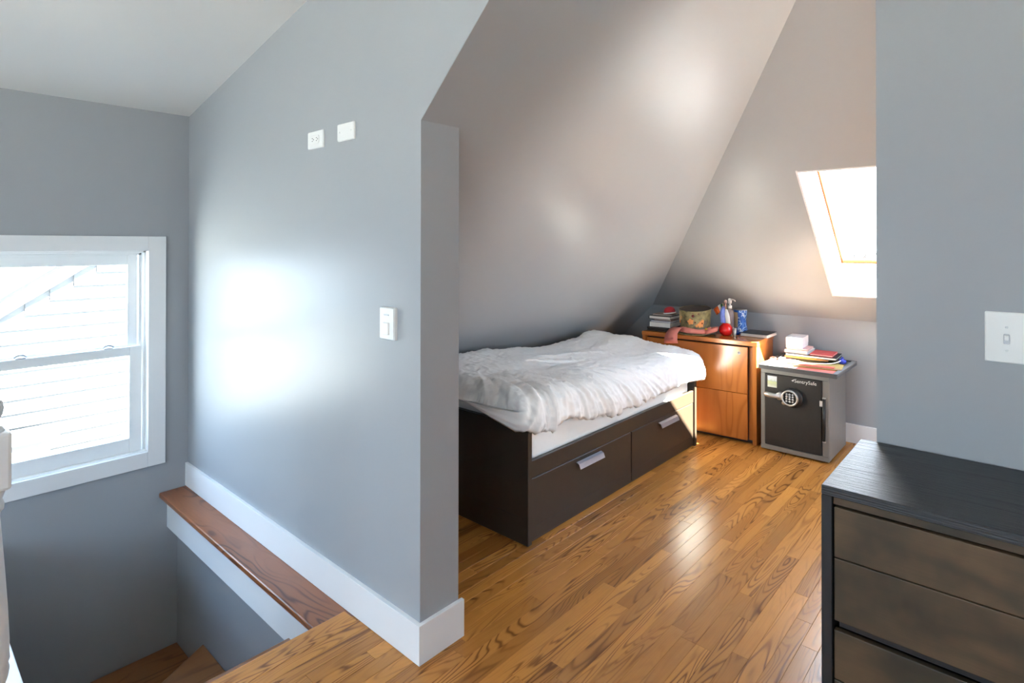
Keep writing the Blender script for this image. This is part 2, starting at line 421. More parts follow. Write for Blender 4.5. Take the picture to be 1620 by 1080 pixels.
# stair well ---------------------------------------------------------------
YS = 1.212
YT = YS - .001
struct(box('wall_stair', XW, -1.6, YS, YS + .12, -2.6, -0.0305, WALL), 'grey stairwell wall under the oak ledge', 'wall')
struct(box('wall_stair_near', XW, -2.0, 0.12, 0.30, -2.6, -0.26, WALL), 'grey stairwell wall under the white curb', 'wall')
struct(box('wall_stair_end', -2.005, -1.9, .3, YS, -2.6, -0.03, WALL), 'closed end of the stairwell below the landing', 'wall')
struct(box('floor_lower', XW - .1, -1.9, .1, YS + .1, -2.6, -2.5, SUBF), 'dark lower floor of the stairwell', 'floor')
# oak ledge and white fascia
o = box('trim_ledge', XW, -1.955, 1.112, YP - .001, -0.03, 0.0005, LEDGEW, None, .009, 3); struct(o, 'reddish oak ledge board along the stairwell', 'ledge')
o = box('trim_fascia', XW, -2.02, 1.155, YS, -0.213, -0.0305, WHITE, None, .002); struct(o, 'white fascia board under the oak ledge', 'fascia')
o = box('trim_curb', XW, -2.03, 0.12, 0.335, -0.26, 0.004, WHITE, None, .004, 2); struct(o, 'white painted curb on the near side of the stairs', 'curb')

stairs = thing('staircase', 'brown oak winder stairs going down below the window', 'staircase', (-2.9, 0.8, -1.1))
def local(root, pts): 
    L = Vector(root.location); return [tuple(Vector(p) - L) for p in pts]
PVT = (-2.85, 0.336)
def tread(poly, z, bevel=0.006):
    pts = local(stairs, [(x, y, z - 0.03) for x, y in poly]); prism('tread', pts, (0, 0, 0.03), TREADW, stairs, bevel)
def riser(a, b, z0, z1):
    a, b = Vector((*a, z0)), Vector((*b, z0)); d = (b - a).normalized(); nrm = Vector((-d.y, d.x, 0)) * 0.018
    prism('riser', local(stairs, [a, b, b + nrm, a + nrm]), (0, 0, z1 - z0), TREADW, stairs)
r_ = 0.184
for i, xx in enumerate((-2.007, -2.26, -2.52)):
    z = -r_ * (i + 1); tread([(xx, .336), (xx, YT), (xx - .285, YT), (xx - .285, .336)], z)
    riser((xx - .26, .336), (xx - .26, YT), z - r_, z - .03)
tread([(-2.78, .336), (-2.78, YT), (-3.366, YT), (-2.85, .336)], -.736)
riser((-2.83, .40), (-3.335, YT - .005), -.913, -.766)
tread([PVT, (-3.34, YT), (XW + .001, YT), (XW + .001, .72)], -.913)
riser((-2.87, .36), (XW + .03, .745), -1.09, -.943)
tread([PVT, (XW + .001, .78), (XW + .001, .336)], -1.09)

# newel post
newel = thing('newel_post', 'white turned newel post with ball finial at frame edge', 'newel post', (-2.1, 0.208, 0.0))
box('base_block', -.048, .048, -.048, .048, 0.005, 0.2, WHITE, newel, .004, 2)
lathe('turned_shaft', [(0, .2), (.042, .2), (.046, .21), (.046, .225), (.036, .235), (.044, .262), (.0475, .285), (.044, .300), (.048, .312), (.047, .33), (.047, .36), (.043, .45), (.037, .55), (.030, .65), (.026, .705), (.026, .715), (.034, .725), (.035, .738), (.030, .752), (.036, .770), (.038, .786), (0, .786)], WHITE, newel, seg=28)
bm = bmesh.new(); bm_box(bm, -.045, .045, -.045, .045, .782, .938, .008, 2)
top = from_bm('top_block', bm, WHITE, newel)
lathe('ball_finial', [(0, .936), (.036, .936), (.030, .948), (.016, .955), (.015, .962), (.024, .970), (.031, .985), (.033, 1.0), (.030, 1.016), (.022, 1.028), (.010, 1.035), (0, 1.036)], WHITE, newel, seg=28)

# window in the left wall -----------------------------------------------------
win = thing('window_1', 'white double-hung window over the stairs', 'window', (XW, 0.53, 0.2)); win['kind'] = 'structure'
def wb(name, x0, x1, y0, y1, z0, z1, mat, parent=win, bev=.002, off=None):
    L = Vector(win.location)
    return box(name, x0 - L.x, x1 - L.x, y0 - L.y, y1 - L.y, z0 - L.z, z1 - L.z, mat, parent, bev)
CY0, CY1 = -0.10, 1.141
CI0, CI1, CZ0, CZ1 = 0.0, 1.051, 0.2585, 1.408
wb('casing', XW, XW + .019, CI1, CY1, .1718, 1.4911, WHITE)
wb('casing', XW, XW + .019, CY0, CI0, .1718, 1.4911, WHITE)
wb('casing', XW, XW + .019, CI0, CI1, CZ1, 1.4911, WHITE)
wb('casing', XW, XW + .019, CI0, CI1, .1718, CZ0, WHITE)
# jamb liner with stepped tracks
for (d0, d1, ins) in ((0, -.035, 0.0), (-.035, -.075, .012), (-.075, -.13, .024)):
    wb('jamb', XW + d1, XW + d0, CI1 - ins, CI1 + .024, CZ0 - .02, CZ1 + .02, VINYL, bev=.0015)
    wb('jamb', XW + d1, XW + d0, CI0 - .024, CI0 + ins, CZ0 - .02, CZ1 + .02, VINYL, bev=.0015)
    wb('jamb', XW + d1, XW + d0, CI0, CI1, CZ1 - ins, CZ1 + .022, VINYL, bev=.0015)
wb('sill', XW - .14, XW + .002, CI0, CI1, CZ0 - .024, CZ0 + .004, VINYL, bev=.001)
def sash(x0, x1, z0, z1, glass, nm):
    g0, g1, h0, h1 = glass
    s = wb(nm, x0, x1, g1, CI1 - .018 if nm == 'lower_sash' else CI1 - .03, z0, z1, VINYL)
    L = Vector(s.location)
    def sub(name, a0, a1, b0, b1, c0, c1, mat, bev=.0015):
        Lw = Vector(win.location) + L
        return box(name, a0 - Lw.x, a1 - Lw.x, b0 - Lw.y, b1 - Lw.y, c0 - Lw.z, c1 - Lw.z, mat, s, bev)
    sub('stile', x0, x1, CI0 + .02, g0, z0, z1, VINYL)
    sub('rail', x0, x1, g0, g1, z0, h0, VINYL); sub('rail', x0, x1, g0, g1, h1, z1, VINYL)
    sub('pane', (x0 + x1) / 2 - .003, (x0 + x1) / 2 + .003, g0 - .005, g1 + .005, h0 - .005, h1 + .005, GLASS, 0)
    return s, sub
ls, lsub = sash(XW - .068, XW - .038, CZ0 + .004, 0.862, (0.078, 0.973, 0.342, 0.812), 'lower_sash')
us, usub = sash(XW - .108, XW - .078, 0.830, CZ1 - .02, (0.07, 0.972, 0.872, 1.327), 'upper_sash')
# two curved sash locks
for yy in (0.50, 0.875):
    c = lsub('sash_lock', XW - .066, XW - .040, yy - .02, yy + .02, .862, .867, BEDH, .001)
    bm = bmesh.new(); bm_tube(bm, [(0, -.026, .006), (0, -.016, .015), (0, 0, .019), (0, .016, .015), (0, .026, .006)], .0045, 6)
    from_bm('lock_lever', bm, ALU, ls, tuple(Vector((XW - .053, yy, .862)) - Vector(win.location) - Vector(ls.location)), True)
portal('portal_window', (XW - .15, (CI0 + CI1) / 2, .83), (1, 0, 0), CI1 - CI0, CZ1 - CZ0)

# skylight ---------------------------------------------------------------------
sky = thing('window_2', 'skylight with white shaft in the sloping back ceiling', 'skylight', S((HX0 + HX1) / 2, HZ0)); sky['kind'] = 'structure'
DS = 0.30
e_up = Vector((0, -1, S2)).normalized()
def sk(x, s, d):         # x across, s up the slope from lower edge of the opening, d outward
    return Vector(S(x, HZ0)) + e_up * s + N2 * d
LEN = (Vector(S(HX0, HZ1)) - Vector(S(HX0, HZ0))).length
def skprism(name, pts, vec, mat, parent=sky):
    return prism(name, local(sky, pts), vec, mat, parent)
XA = Vector((1, 0, 0)); t = 0.012
skprism('reveal', [sk(HX0, -.02, 0), sk(HX0, LEN + .02, 0), sk(HX0, LEN + .02, DS), sk(HX0, -.02, DS)], -XA * t, WHITE)
skprism('reveal', [sk(HX1, -.02, 0), sk(HX1, LEN + .02, 0), sk(HX1, LEN + .02, DS), sk(HX1, -.02, DS)], XA * t, WHITE)
skprism('reveal', [sk(HX0, 0, 0), sk(HX1, 0, 0), sk(HX1, 0, DS), sk(HX0, 0, DS)], -e_up * t, WHITE)
skprism('reveal', [sk(HX0, LEN, 0), sk(HX1, LEN, 0), sk(HX1, LEN, DS), sk(HX0, LEN, DS)], e_up * t, WHITE)
FB = 0.035
def bar(name, xa, xb, sa, sb, d0, d1, mat, parent=sky):
    return skprism(name, [sk(xa, sa, d0), sk(xb, sa, d0), sk(xb, sb, d0), sk(xa, sb, d0)], N2 * (d1 - d0), mat, parent)
for (xa, xb, sa, sb) in ((HX0 - .03, HX0 + .012, -.03, LEN + .03), (HX1 - .012, HX1 + .03, -.03, LEN + .03), (HX0 + .012, HX1 - .012, -.03, .022), (HX0 + .012, HX1 - .012, LEN - .02, LEN + .03)):
    bar('sash_frame', xa, xb, sa, sb, DS - .03, DS + .035, WHITE)
for (xa, xb, sa, sb) in ((HX0 + .012, HX0 + .024, .022, LEN - .02), (HX1 - .024, HX1 - .012, .022, LEN - .02), (HX0 + .024, HX1 - .024, .022, .034)):
    bar('glazing_bead', xa, xb, sa, sb, DS - .012, DS + .009, PINE)
bar('sash_bar', HX0 + .024, HX1 - .024, .075, .089, DS + .03, DS + .045, GASKET)
bar('pane', HX0 + .01, HX1 - .01, .02, LEN - .015, DS + .01, DS + .016, GLASS)
pc = sk((HX0 + HX1) / 2, LEN / 2, DS + .05)
portal('portal_skylight', pc, -N2, HX1 - HX0, LEN)

# electrical plates ---------------------------------------------------------------
def rrect(w, h, r, n=4):
    pts = []
    for cx, cy, a0 in ((w / 2 - r, h / 2 - r, 0), (-w / 2 + r, h / 2 - r, 90), (-w / 2 + r, -h / 2 + r, 180), (w / 2 - r, -h / 2 + r, 270)):
        for k in range(n + 1):
            a = R(a0 + 90 * k / n); pts.append((cx + r * math.cos(a), cy + r * math.sin(a)))
    return pts
def plate_mesh(name, w, h, d, mat, parent, y0=0.0, x=0.0, z=0.0, r=.004, taper=.003):
    bm = bmesh.new(); P = rrect(w, h, r); Q = rrect(w - 2 * taper, h - 2 * taper, r)
    a = [bm.verts.new((x + px, y0, z + pz)) for px, pz in P]; b = [bm.verts.new((x + px, y0 - d * .6, z + pz)) for px, pz in P]
    c = [bm.verts.new((x + px, y0 - d, z + pz)) for px, pz in Q]; n = len(a)
    for u, v in ((a, b), (b, c)):
        for i in range(n): bm.faces.new((u[i], u[(i + 1) % n], v[(i + 1) % n], v[i]))
    bm.faces.new(c); bm.faces.new(a[::-1])
    return from_bm(name, bm, mat, parent)
def screw(parent, x, y, z):
    lathe('screw', [(0, 0), (.0035, 0), (.0028, .0012), (0, .0014)], PLATE, parent, (x, y, z), 10, Matrix.Rotation(R(90), 4, 'X'))
o = thing('outlet_plate', 'white horizontal outlet plate with sockets, left of the blank plate', 'outlet', (-2.276, YP, 1.896))
pl = plate_mesh('plate', .128, .074, .008, PLATE, o)
ins = plate_mesh('receptacle', .068, .036, .003, PLATE, o, -.008, r=.01, taper=.001)
for sx in (-.017, .017):
    for dz in (-.006, .006): box('slot', sx - .004, sx + .004, -.0116, -.0108, dz - .0012, dz + .0012, BLACK, ins)
    lathe('ground_hole', [(0, 0), (.0025, 0), (.0025, .0008), (0, .0008)], BLACK, ins, (sx + .009, -.0108, 0), 10, Matrix.Rotation(R(90), 4, 'X'))
o = thing('blank_plate', 'white blank wall plate, right of the outlet', 'wall plate', (-2.039, YP, 1.9005))
plate_mesh('plate', .122, .07, .009, PLATE, o); screw(o, -.042, -.009, 0); screw(o, .042, -.009, 0)
o = thing('dimmer_switch', 'white dimmer switch on the partition wall near its end', 'light switch', (-1.749, YP, 1.158))
plate_mesh('plate', .088, .118, .016, PLATE, o)
plate_mesh('paddle', .034, .045, .007, PLATE, o, -.016, 0, -.018, .003, .002)
box('slider', -.014, .014, -.0185, -.016, .030, .034, ALU, o)
o = thing('toggle_switch_plate', 'white two-gang toggle switch plate above the dresser', 'light switch', (-0.036, 2.212, 1.178))
plate_mesh('plate', .122, .148, .006, PLATE, o)
for sx in (-.0115, .035):
    plate_mesh('toggle_recess', .014, .030, .0012, ALU, o, -.006, sx, -.004, .003, .0006)
    bm = bmesh.new(); bm_box(bm, sx - .0045, sx + .0045, -.018, -.006, -.004 - .003, -.004 + .011, .001)
    from_bm('toggle', bm, PLATE, o)
    screw(o, sx, -.006, .030); screw(o, sx, -.006, -.038)

# ================================================================= BED
BX, BY0, BY1, BZ = -1.795, 2.092, 3.965, 0.3975
bed = thing('daybed', 'black-brown daybed with two drawers under the sloping ceiling', 'bed', (-2.22, 3.03, 0))
def bb(name, x0, x1, y0, y1, z0, z1, mat=BEDM, parent=bed, bev=.002):
    L = Vector(bed.location); return box(name, x0 - L.x, x1 - L.x, y0 - L.y, y1 - L.y, z0, z1, mat, parent, bev)
BXB = -2.655
bb('end_panel', BXB, BX + .012, BY0, BY0 + .03, 0.001, .5665)
bb('end_panel', BXB, BX + .012, BY1 - .03, BY1, 0.001, .5665)
# shallow recessed grooves on the near end panel
bb('panel_groove', BXB + .06, BX - .05, BY0 - .0012, BY0 + .002, .1245, .1275, BLACK)
bb('front_rail', BX - .022, BX + .001, BY0 + .03, BY1 - .03, .313, BZ)
bb('back_rail', BXB, BXB + .02, BY0 + .03, BY1 - .03, .02, .5665)
bb('plinth_rail', BX - .03, BX - .006, BY0 + .03, BY1 - .03, 0.001, .06)
bb('mattress_base', BXB + .02, BX - .022, BY0 + .03, BY1 - .03, .33, .352)
bb('centre_divider', BX - .4, BX - .024, 3.06, 3.083, .001, .31)
for (ya, yb2, h0, h1) in ((BY0 + .034, 3.066, 2.50, 2.735), (3.077, BY1 - .034, 3.41, 3.655)):
    d = bb('drawer', BX - .02, BX, ya, yb2, .012, .3095)
    L = Vector(bed.location) + Vector(d.location)
    # decorative lower groove strip
    box('groove', BX - .001 - L.x, BX + .0006 - L.x, ya + .004 - L.y, yb2 - .004 - L.y, .0605, .0628, BLACK, d)
    # tab handle: lip over the face, kinked outward
    prof = [(0.0, .287), (.004, .289), (.020, .282), (.030, .257), (.0275, .256), (.0175, .279), (.002, .285)]
    bm = bmesh.new(); bm_prism(bm, [(BX + a - L.x, h0 - L.y, z - .012) for a, z in prof], (0, h1 - h0, 0))
    from_bm('handle', bm, BEDH, d)

# mattress
def soft_box(name, x0, x1, y0, y1, z0, z1, r, mat, nx=24, ny=60, nz=10, amp=.004, parent=None, seed=0.0):
    bm = bmesh.new(); g = {}
    cx, cy = (x0 + x1) / 2, (y0 + y1) / 2
    def V(i, j, k):
        key = (i, j, k)
        if key in g: return g[key]
        p = Vector((x0 + (x1 - x0) * i / nx, y0 + (y1 - y0) * j / ny, z0 + (z1 - z0) * k / nz))
        c = Vector((min(max(p.x, x0 + r), x1 - r), min(max(p.y, y0 + r), y1 - r), min(max(p.z, z0 + r), z1 - r)))
        d = p - c
        if d.length > 1e-6: p = c + d.normalized() * r
        n = (p - c).normalized() if (p - c).length > 1e-6 else Vector((0, 0, 1))
        p = p + n * amp * (noise.noise(Vector((p.x * 7, p.y * 5, p.z * 22 + seed))) + .5 * noise.noise(Vector((p.x * 20, p.y * 16, p.z * 30 + seed))))
        v = bm.verts.new(p - Vector((cx, cy, z0))); g[key] = v; return v
    for i in range(nx):
        for j in range(ny):
            for k in (0, nz): bm.faces.new((V(i, j, k), V(i + 1, j, k), V(i + 1, j + 1, k), V(i, j + 1, k)))
    for i in range(nx):
        for k in range(nz):
            for j in (0, ny): bm.faces.new((V(i, j, k), V(i + 1, j, k), V(i + 1, j, k + 1), V(i, j, k + 1)))
    for j in range(ny):
        for k in range(nz):
            for i in (0, nx): bm.faces.new((V(i, j, k), V(i, j + 1, k), V(i, j + 1, k + 1), V(i, j, k + 1)))
    return from_bm(name, bm, mat, parent, (cx, cy, z0), True)
mt = soft_box('mattress', BXB + .022, BX - .026, BY0 + .032, BY1 - .032, .353, .645, .045, SHEET, amp=.006)
tag(mt, 'white sheeted mattress in the daybed under the duvet', 'mattress')

# duvet -------------------------------------------------------------------------
def lerp_tab(tab, x):
    if x <= tab[0][0]: return tab[0][1]
    for (a, fa), (b, fb) in zip(tab[:-1], tab[1:]):
        if x <= b:
            t_ = (x - a) / (b - a); t_ = t_ * t_ * (3 - 2 * t_); return fa + (fb - fa) * t_
    return tab[-1][1]
def make_duvet():
    Y0, Y1 = 2.035, 4.045
    back = [(2.03, .775), (2.4, .790), (2.6, .788), (2.84, .752), (3.1, .735), (3.3, .728), (3.57, .742), (3.8, .768), (3.95, .748), (4.05, .70)]
    frontz = [(2.03, .735), (2.3, .735), (2.6, .705), (3.0, .695), (3.4, .690), (3.7, .690), (4.05, .68)]
    hem = [(2.03, .575), (2.12, .553), (2.2, .535), (2.30, .548), (2.40, .556), (2.53, .522), (2.74, .503), (2.93, .493), (3.22, .490), (3.5, .492), (3.77, .495), (4.05, .47)]
    NU, NV = 260, 150
    XBK, XCR, XF = -2.60, -1.875, -1.742
    rows = []
    for i in range(NU + 1):
        u = i / NU; y = Y0 + (Y1 - Y0) * u
        zb_, zf, zh = lerp_tab(back, y), lerp_tab(frontz, y), lerp_tab(hem, y)
        row = []
        # path control: back underside -> back edge -> top -> crest -> front -> hem -> under
        path = [(XBK + .03, zb_ - .10), (XBK - .012, zb_ - .055), (XBK + .01, zb_ - .008)]
        for k in range(1, 13):
            t_ = k / 13.0; path.append((XBK + (XCR - XBK) * t_, zb_ + (zf - zb_) * (t_ ** .8) + .008 * math.sin(PI * t_)))
        hh = zf - zh
        for a in (0, 20, 40, 58, 74, 86):
            path.append((XCR + (XF - XCR) * math.sin(R(a)), zf - .42 * hh * (1 - math.cos(R(a)))))
        path += [(XF + .010, zf - .62 * hh), (XF + .012, zf - .82 * hh), (XF + .006, zh + .012), (XF - .010, zh), (XF - .035, zh + .012), (XF - .05, zh + .05)]
        ds = [0]
        for p_, n_ in zip(path[:-1], path[1:]): ds.append(ds[-1] + math.hypot(n_[0] - p_[0], n_[1] - p_[1]))
        tot = ds[-1]; j0 = 0
        for j in range(NV + 1):
            s = tot * j / NV
            while j0 < len(ds) - 2 and ds[j0 + 1] < s: j0 += 1
            t_ = (s - ds[j0]) / (ds[j0 + 1] - ds[j0])
            x = path[j0][0] + (path[j0 + 1][0] - path[j0][0]) * t_; z = path[j0][1] + (path[j0 + 1][1] - path[j0][1]) * t_
            row.append([x, y, z, s])
        rows.append(row)
    # round both ends: pull the end rows in towards the mid height and along Y
    def endround(row, k, sgn, y_in):
        pass
    import copy
    for i, row in enumerate(rows):
        y = row[0][1]
        for end, rad in ((Y0, .11), (Y1, .10)):
            d = abs(y - end)
            if d < rad:
                c = math.sqrt(max(0, 1 - (1 - d / rad) ** 2))
                for p_ in row:
                    zlow = .655 if end == Y0 else .62
                    if p_[2] > zlow: p_[2] = zlow + (p_[2] - zlow) * c
                    else:
                        p_[2] = p_[2]
                    # tuck the front in slightly at the corner
                    if p_[0] > XCR: p_[0] = XCR + (p_[0] - XCR) * (.55 + .45 * c)
    # wrinkles
    bm = bmesh.new(); grid = []
    pos = [[Vector(p_[:3]) for p_ in row] for row in rows]
    for i in range(NU + 1):
        gr = []
        for j in range(NV + 1):
            p_ = pos[i][j]
            a = pos[min(i + 1, NU)][j] - pos[max(i - 1, 0)][j]; b = pos[i][min(j + 1, NV)] - pos[i][max(j - 1, 0)]
            n = a.cross(b)
            n = n.normalized() if n.length > 1e-9 else Vector((0, 0, 1))
            if n.z < 0 and p_.x < XCR and p_.z > .65: n = -n
            if n.x < 0 and p_.x > XCR: n = -n
            s, y = rows[i][j][3], p_.y
            # fan of folds spreading from the crest near the head end
            oy, os_ = 2.28, .32
            dy, dsv = y - oy, s - os_
            rr = math.hypot(dy, dsv); th = math.atan2(dsv, dy)
            w1 = noise.noise(Vector((th * 7.5, rr * .9, 1.3))); w2 = noise.noise(Vector((th * 22, rr * 2.2, 7.7)))
            fold = max(0, 1 - abs(w1) * 3.0) ** 1.5 * .7 + max(0, 1 - abs(w2) * 2.6) ** 1.5 * .5 - .3
            amt = min(1, max(0, (rr - .18) / .35)) * min(1, max(0, (3.75 - y) / .5)) * min(1, max(0, (th - .02) / .75)) * min(1, max(0, (2.45 - th) / .4))
            top = noise.noise(Vector((p_.x * 5, y * 3.0, p_.z * 4 + 3))) * .014 + noise.noise(Vector((p_.x * 11, y * 8, p_.z * 9))) * .006
            wr = noise.noise(Vector((p_.x * 26 + y * 9, y * 22 - p_.x * 8, p_.z * 20)))
            wr2 = noise.noise(Vector((p_.x * 60, y * 26, p_.z * 45)))
            fine = (1 - abs(wr) * 2.4) ** 3 * .0058 + wr2 * .0024
            hemw = 0.0
            if p_.z < .60 and p_.x > XCR: hemw = math.sin(y * 62 + 3 * noise.noise(Vector((y * 9, 0, 0)))) * .002 * (0.62 - p_.z) / .12
            # big soft bulge near the head end
            d = top + fold * .030 * amt + fine + hemw
            v = p_ + n * d
            if p_.x > XCR and p_.z < .60: v.z += .009 * noise.noise(Vector((y * 6, 4, 2))) + .004 * noise.noise(Vector((y * 33, 4, 2)))
            gr.append(bm.verts.new(v))
        grid.append(gr)
    for i in range(NU):
        for j in range(NV): bm.faces.new((grid[i][j], grid[i + 1][j], grid[i + 1][j + 1], grid[i][j + 1]))
    # close both ends with a fan drawn inwards
    for i, inn in ((0, .03), (NU, -.03)):
        ring = grid[i]; c = sum((v.co for v in ring), Vector()) / len(ring); c.y += -inn * .4
        mids = [bm.verts.new(v.co * .55 + c * .45 + Vector((0, -inn * .3, 0))) for v in ring]
        cv = bm.verts.new(c)
        n = len(ring)
        for k in range(n):
            k2 = (k + 1) % n
            bm.faces.new((ring[k], ring[k2], mids[k2], mids[k])); bm.faces.new((mids[k], mids[k2], cv))
    c0 = Vector((-2.2, 3.03, .45))
    bmesh.ops.translate(bm, vec=-c0, verts=bm.verts)
    o = from_bm('duvet', bm, COTTON, None, c0, True)
    return tag(o, 'rumpled white duvet spread over the daybed', 'duvet')
make_duvet()

# ================================================================= FILING CABINET
CR = R(4)
cab = thing('filing_cabinet', 'orange-brown wooden two-drawer filing cabinet beside the bed', 'filing cabinet', (-1.455, 4.235, 0), CR)
CWD, CD, CH = .885, .462, .745            # local: x from -CWD to 0, y from 0 to CD
box('top_panel', -CWD - .004, .004, -.004, CD, .712, CH, CABX, cab, .003, 2)
box('side_panel', -.028, 0, 0, CD - .002, 0.001, .712, CABW, cab, .0015)
box('side_panel', -CWD, -CWD + .028, 0, CD - .002, 0.001, .712, CABW, cab, .0015)
box('back_panel', -CWD + .028, -.028, CD - .02, CD - .004, .03, .712, CABW, cab)
box('toe_kick', -CWD + .028, -.028, .05, .065, .001, .04, BLACK, cab)
box('inner_carcass', -CWD + .028, -.028, .037, CD - .02, .03, .70, SUBF, cab)
for (z0, z1) in ((.362, .700), (.026, .3585)):
    d = box('drawer', -CWD + .034, -.064, .002, .021, z0, z1, CABW, cab, .002)
    if z0 > .3:
        L = Vector(d.location)
        lk = lathe('lock', [(0, 0), (.012, 0), (.012, .003), (.0095, .004), (.0095, .0025), (0, .0025)], CHROME, d, tuple(Vector((-.122, .002, .655)) - L), 20, Matrix.Rotation(R(90), 4, 'X'))
        box('keyhole', -.123 - L.x, -.121 - L.x, -.0012 - L.y + .0, .0004 - L.y, .648 - L.z, .660 - L.z, BLACK, d)
box('pull_channel', -.060, -.029, .030, .036, .026, .70, CABW, cab)

TOPZ = CH + .0005

# ================================================================= SAFE
safe = thing('safe', 'dark grey floor safe with keypad and lever beside the filing cabinet', 'safe', (-1.195, 4.21, 0))
W2 = .218
SB = .452
box('body', -W2, W2, .0, SB, .012, .575, SAFEG, safe, .006, 2)
for sx in (-.17, .17):
    for sy in (.05, .40): lathe('foot', [(0, 0.0005), (.018, 0.0005), (.018, .012), (0, .012)], BLACK, safe, (sx, sy, 0), 14)
fr = .034
box('door_frame', -W2, W2, -.012, .0, .012, .046, SAFEG, safe, .003)
box('door_frame', -W2, W2, -.012, .0, .545, .575, SAFEG, safe, .003)
box('door_frame', -W2, -W2 + .030, -.012, .0, .046, .545, SAFEG, safe, .003)
box('door_frame', W2 - .042, W2, -.012, .0, .046, .545, SAFEG, safe, .003)
door = box('door', -W2 + .032, W2 - .045, -.018, .002, .048, .543, SAFED, safe, .002)
DL = Vector(door.location)
def dpos(x, y, z): return tuple(Vector((x, y, z)) - DL)
RX = Matrix.Rotation(R(90), 4, 'X')
kx, kz = -.012, .402
lathe('keypad_housing', [(0, 0), (.066, 0), (.066, .014), (.062, .020), (0, .020)], BLACK, door, dpos(kx + .010, -.018, kz), 40, RX)
lathe('keypad_ring', [(.043, .010), (.054, .010), (.055, .024), (.051, .031), (.044, .030), (.043, .022)], CHROME, door, dpos(kx - .004, -.026, kz), 40, RX)
lathe('keypad_face', [(0, 0), (.0435, 0), (.0435, .018), (0, .020)], BLACK, door, dpos(kx - .004, -.028, kz), 36, RX)
for r_i in range(4):
    for c_i in range(3):
        bx_ = kx - .004 + (c_i - 1) * .020; bz_ = kz + .025 - r_i * .0165
        lathe('keypad_button', [(0, 0), (.0075, 0), (.0068, .003), (0, .0035)], ALU, door, dpos(bx_, -.0475, bz_), 12, RX)
lathe('lever_hub', [(0, 0), (.026, 0), (.027, .03), (.022, .038), (0, .040)], CHROME, door, dpos(kx - .070, -.018, kz + .002), 28, RX)
bm = bmesh.new(); bm_tube(bm, [(kx - .070, -.05, kz + .002), (kx - .10, -.054, kz + .001), (kx - .135, -.056, kz + .003), (kx - .160, -.054, kz + .006), (kx - .170, -.052, kz + .006)], [.015, .0175, .0175, .016, .009], 14)
bmesh.ops.translate(bm, vec=-DL, verts=bm.verts); from_bm('lever_handle', bm, CHROME, door, (0, 0, 0), True)
bm = bmesh.new(); bm_box(bm, kx - .070, kx - .035, -.036, -.02, kz - .022, kz + .028, .006, 2); bmesh.ops.translate(bm, vec=-DL, verts=bm.verts); from_bm('lever_bridge', bm, CHROME, door)
lathe('key_lock', [(0, 0), (.014, 0), (.013, .012), (0, .012)], CHROME, door, dpos(kx - .048, -.018, kz - .044), 20, RX)
text('logo_lettering', 'SentrySafe', .033, LETTER, Matrix.Translation(Vector((.005, -.0184, .508)) - DL) @ RX, door)
# logo swoosh
bm = bmesh.new(); bm_prism(bm, [(x - DL.x, -.0184 - DL.y, z - DL.z) for x, z in ((-.014, .517), (.0, .527), (.012, .530), (.0, .521), (.002, .517), (-.002, .512))], (0, -.0005, 0)); from_bm('logo_mark', bm, LETTER, door)
# sticker
m = NT('sticker_print'); m.setb((.8, .8, .8), .5)
v = m.coords((1, 1, 1), kind='Generated'); sp = m.n('ShaderNodeSeparateXYZ'); m.l(v, sp.inputs[0])
zz = m.math('ADD', sp.outputs['Z'], m.math('MULTIPLY', m.math('SUBTRACT', m.noise(v, 9, 3), .5), .5))
m.l(m.ramp(zz, [(0.0, (.62, .63, .58)), (.28, (.45, .48, .30)), (.45, (.50, .55, .28)), (.55, (.35, .42, .36)), (.68, (.62, .66, .68)), (1.0, (.60, .66, .70))]), m.b.inputs['Base Color'])
box('sticker', -.170 - DL.x, -.108 - DL.x, -.0188 - DL.y, -.0179 - DL.y, .452 - DL.z, .530 - DL.z, m.m, door)
box('small_label', .186 - DL.x - .024, .186 - DL.x - .006, -.0188 - DL.y, -.0179 - DL.y, .375 - DL.z, .412 - DL.z, PLATE, door)
# hinge bar
lathe('hinge_bar', [(0, .15), (.0085, .15), (.0085, .425), (0, .425)], BLACK, safe, (W2 - .030, -.022, 0), 14)
for z in (.140, .428): box('hinge_pin', W2 - .040, W2 - .018, -.026, -.010, z, z + .008, CHROME, safe, .002)
# overhanging tray lid with a raised rim
LX0, LX1, LY0, LY1 = -.225, .272, -.045, .535
lid = box('tray_lid', LX0, LX1, LY0, LY1, .576, .596, SAFEL, safe, .004, 2)
LL = Vector(lid.location)
for (a, b, c, d_) in ((LX0, LX1, LY0, LY0 + .016), (LX0, LX1, LY1 - .016, LY1), (LX0, LX0 + .03, LY0 + .016, LY1 - .016), (LX1 - .03, LX1, LY0 + .016, LY1 - .016)):
    box('rim', a - LL.x, b - LL.x, c - LL.y, d_ - LL.y, .594 - LL.z, .606 - LL.z, SAFEG if b - a < .1 else SAFEL, lid, .003, 2)
TZ = .5965

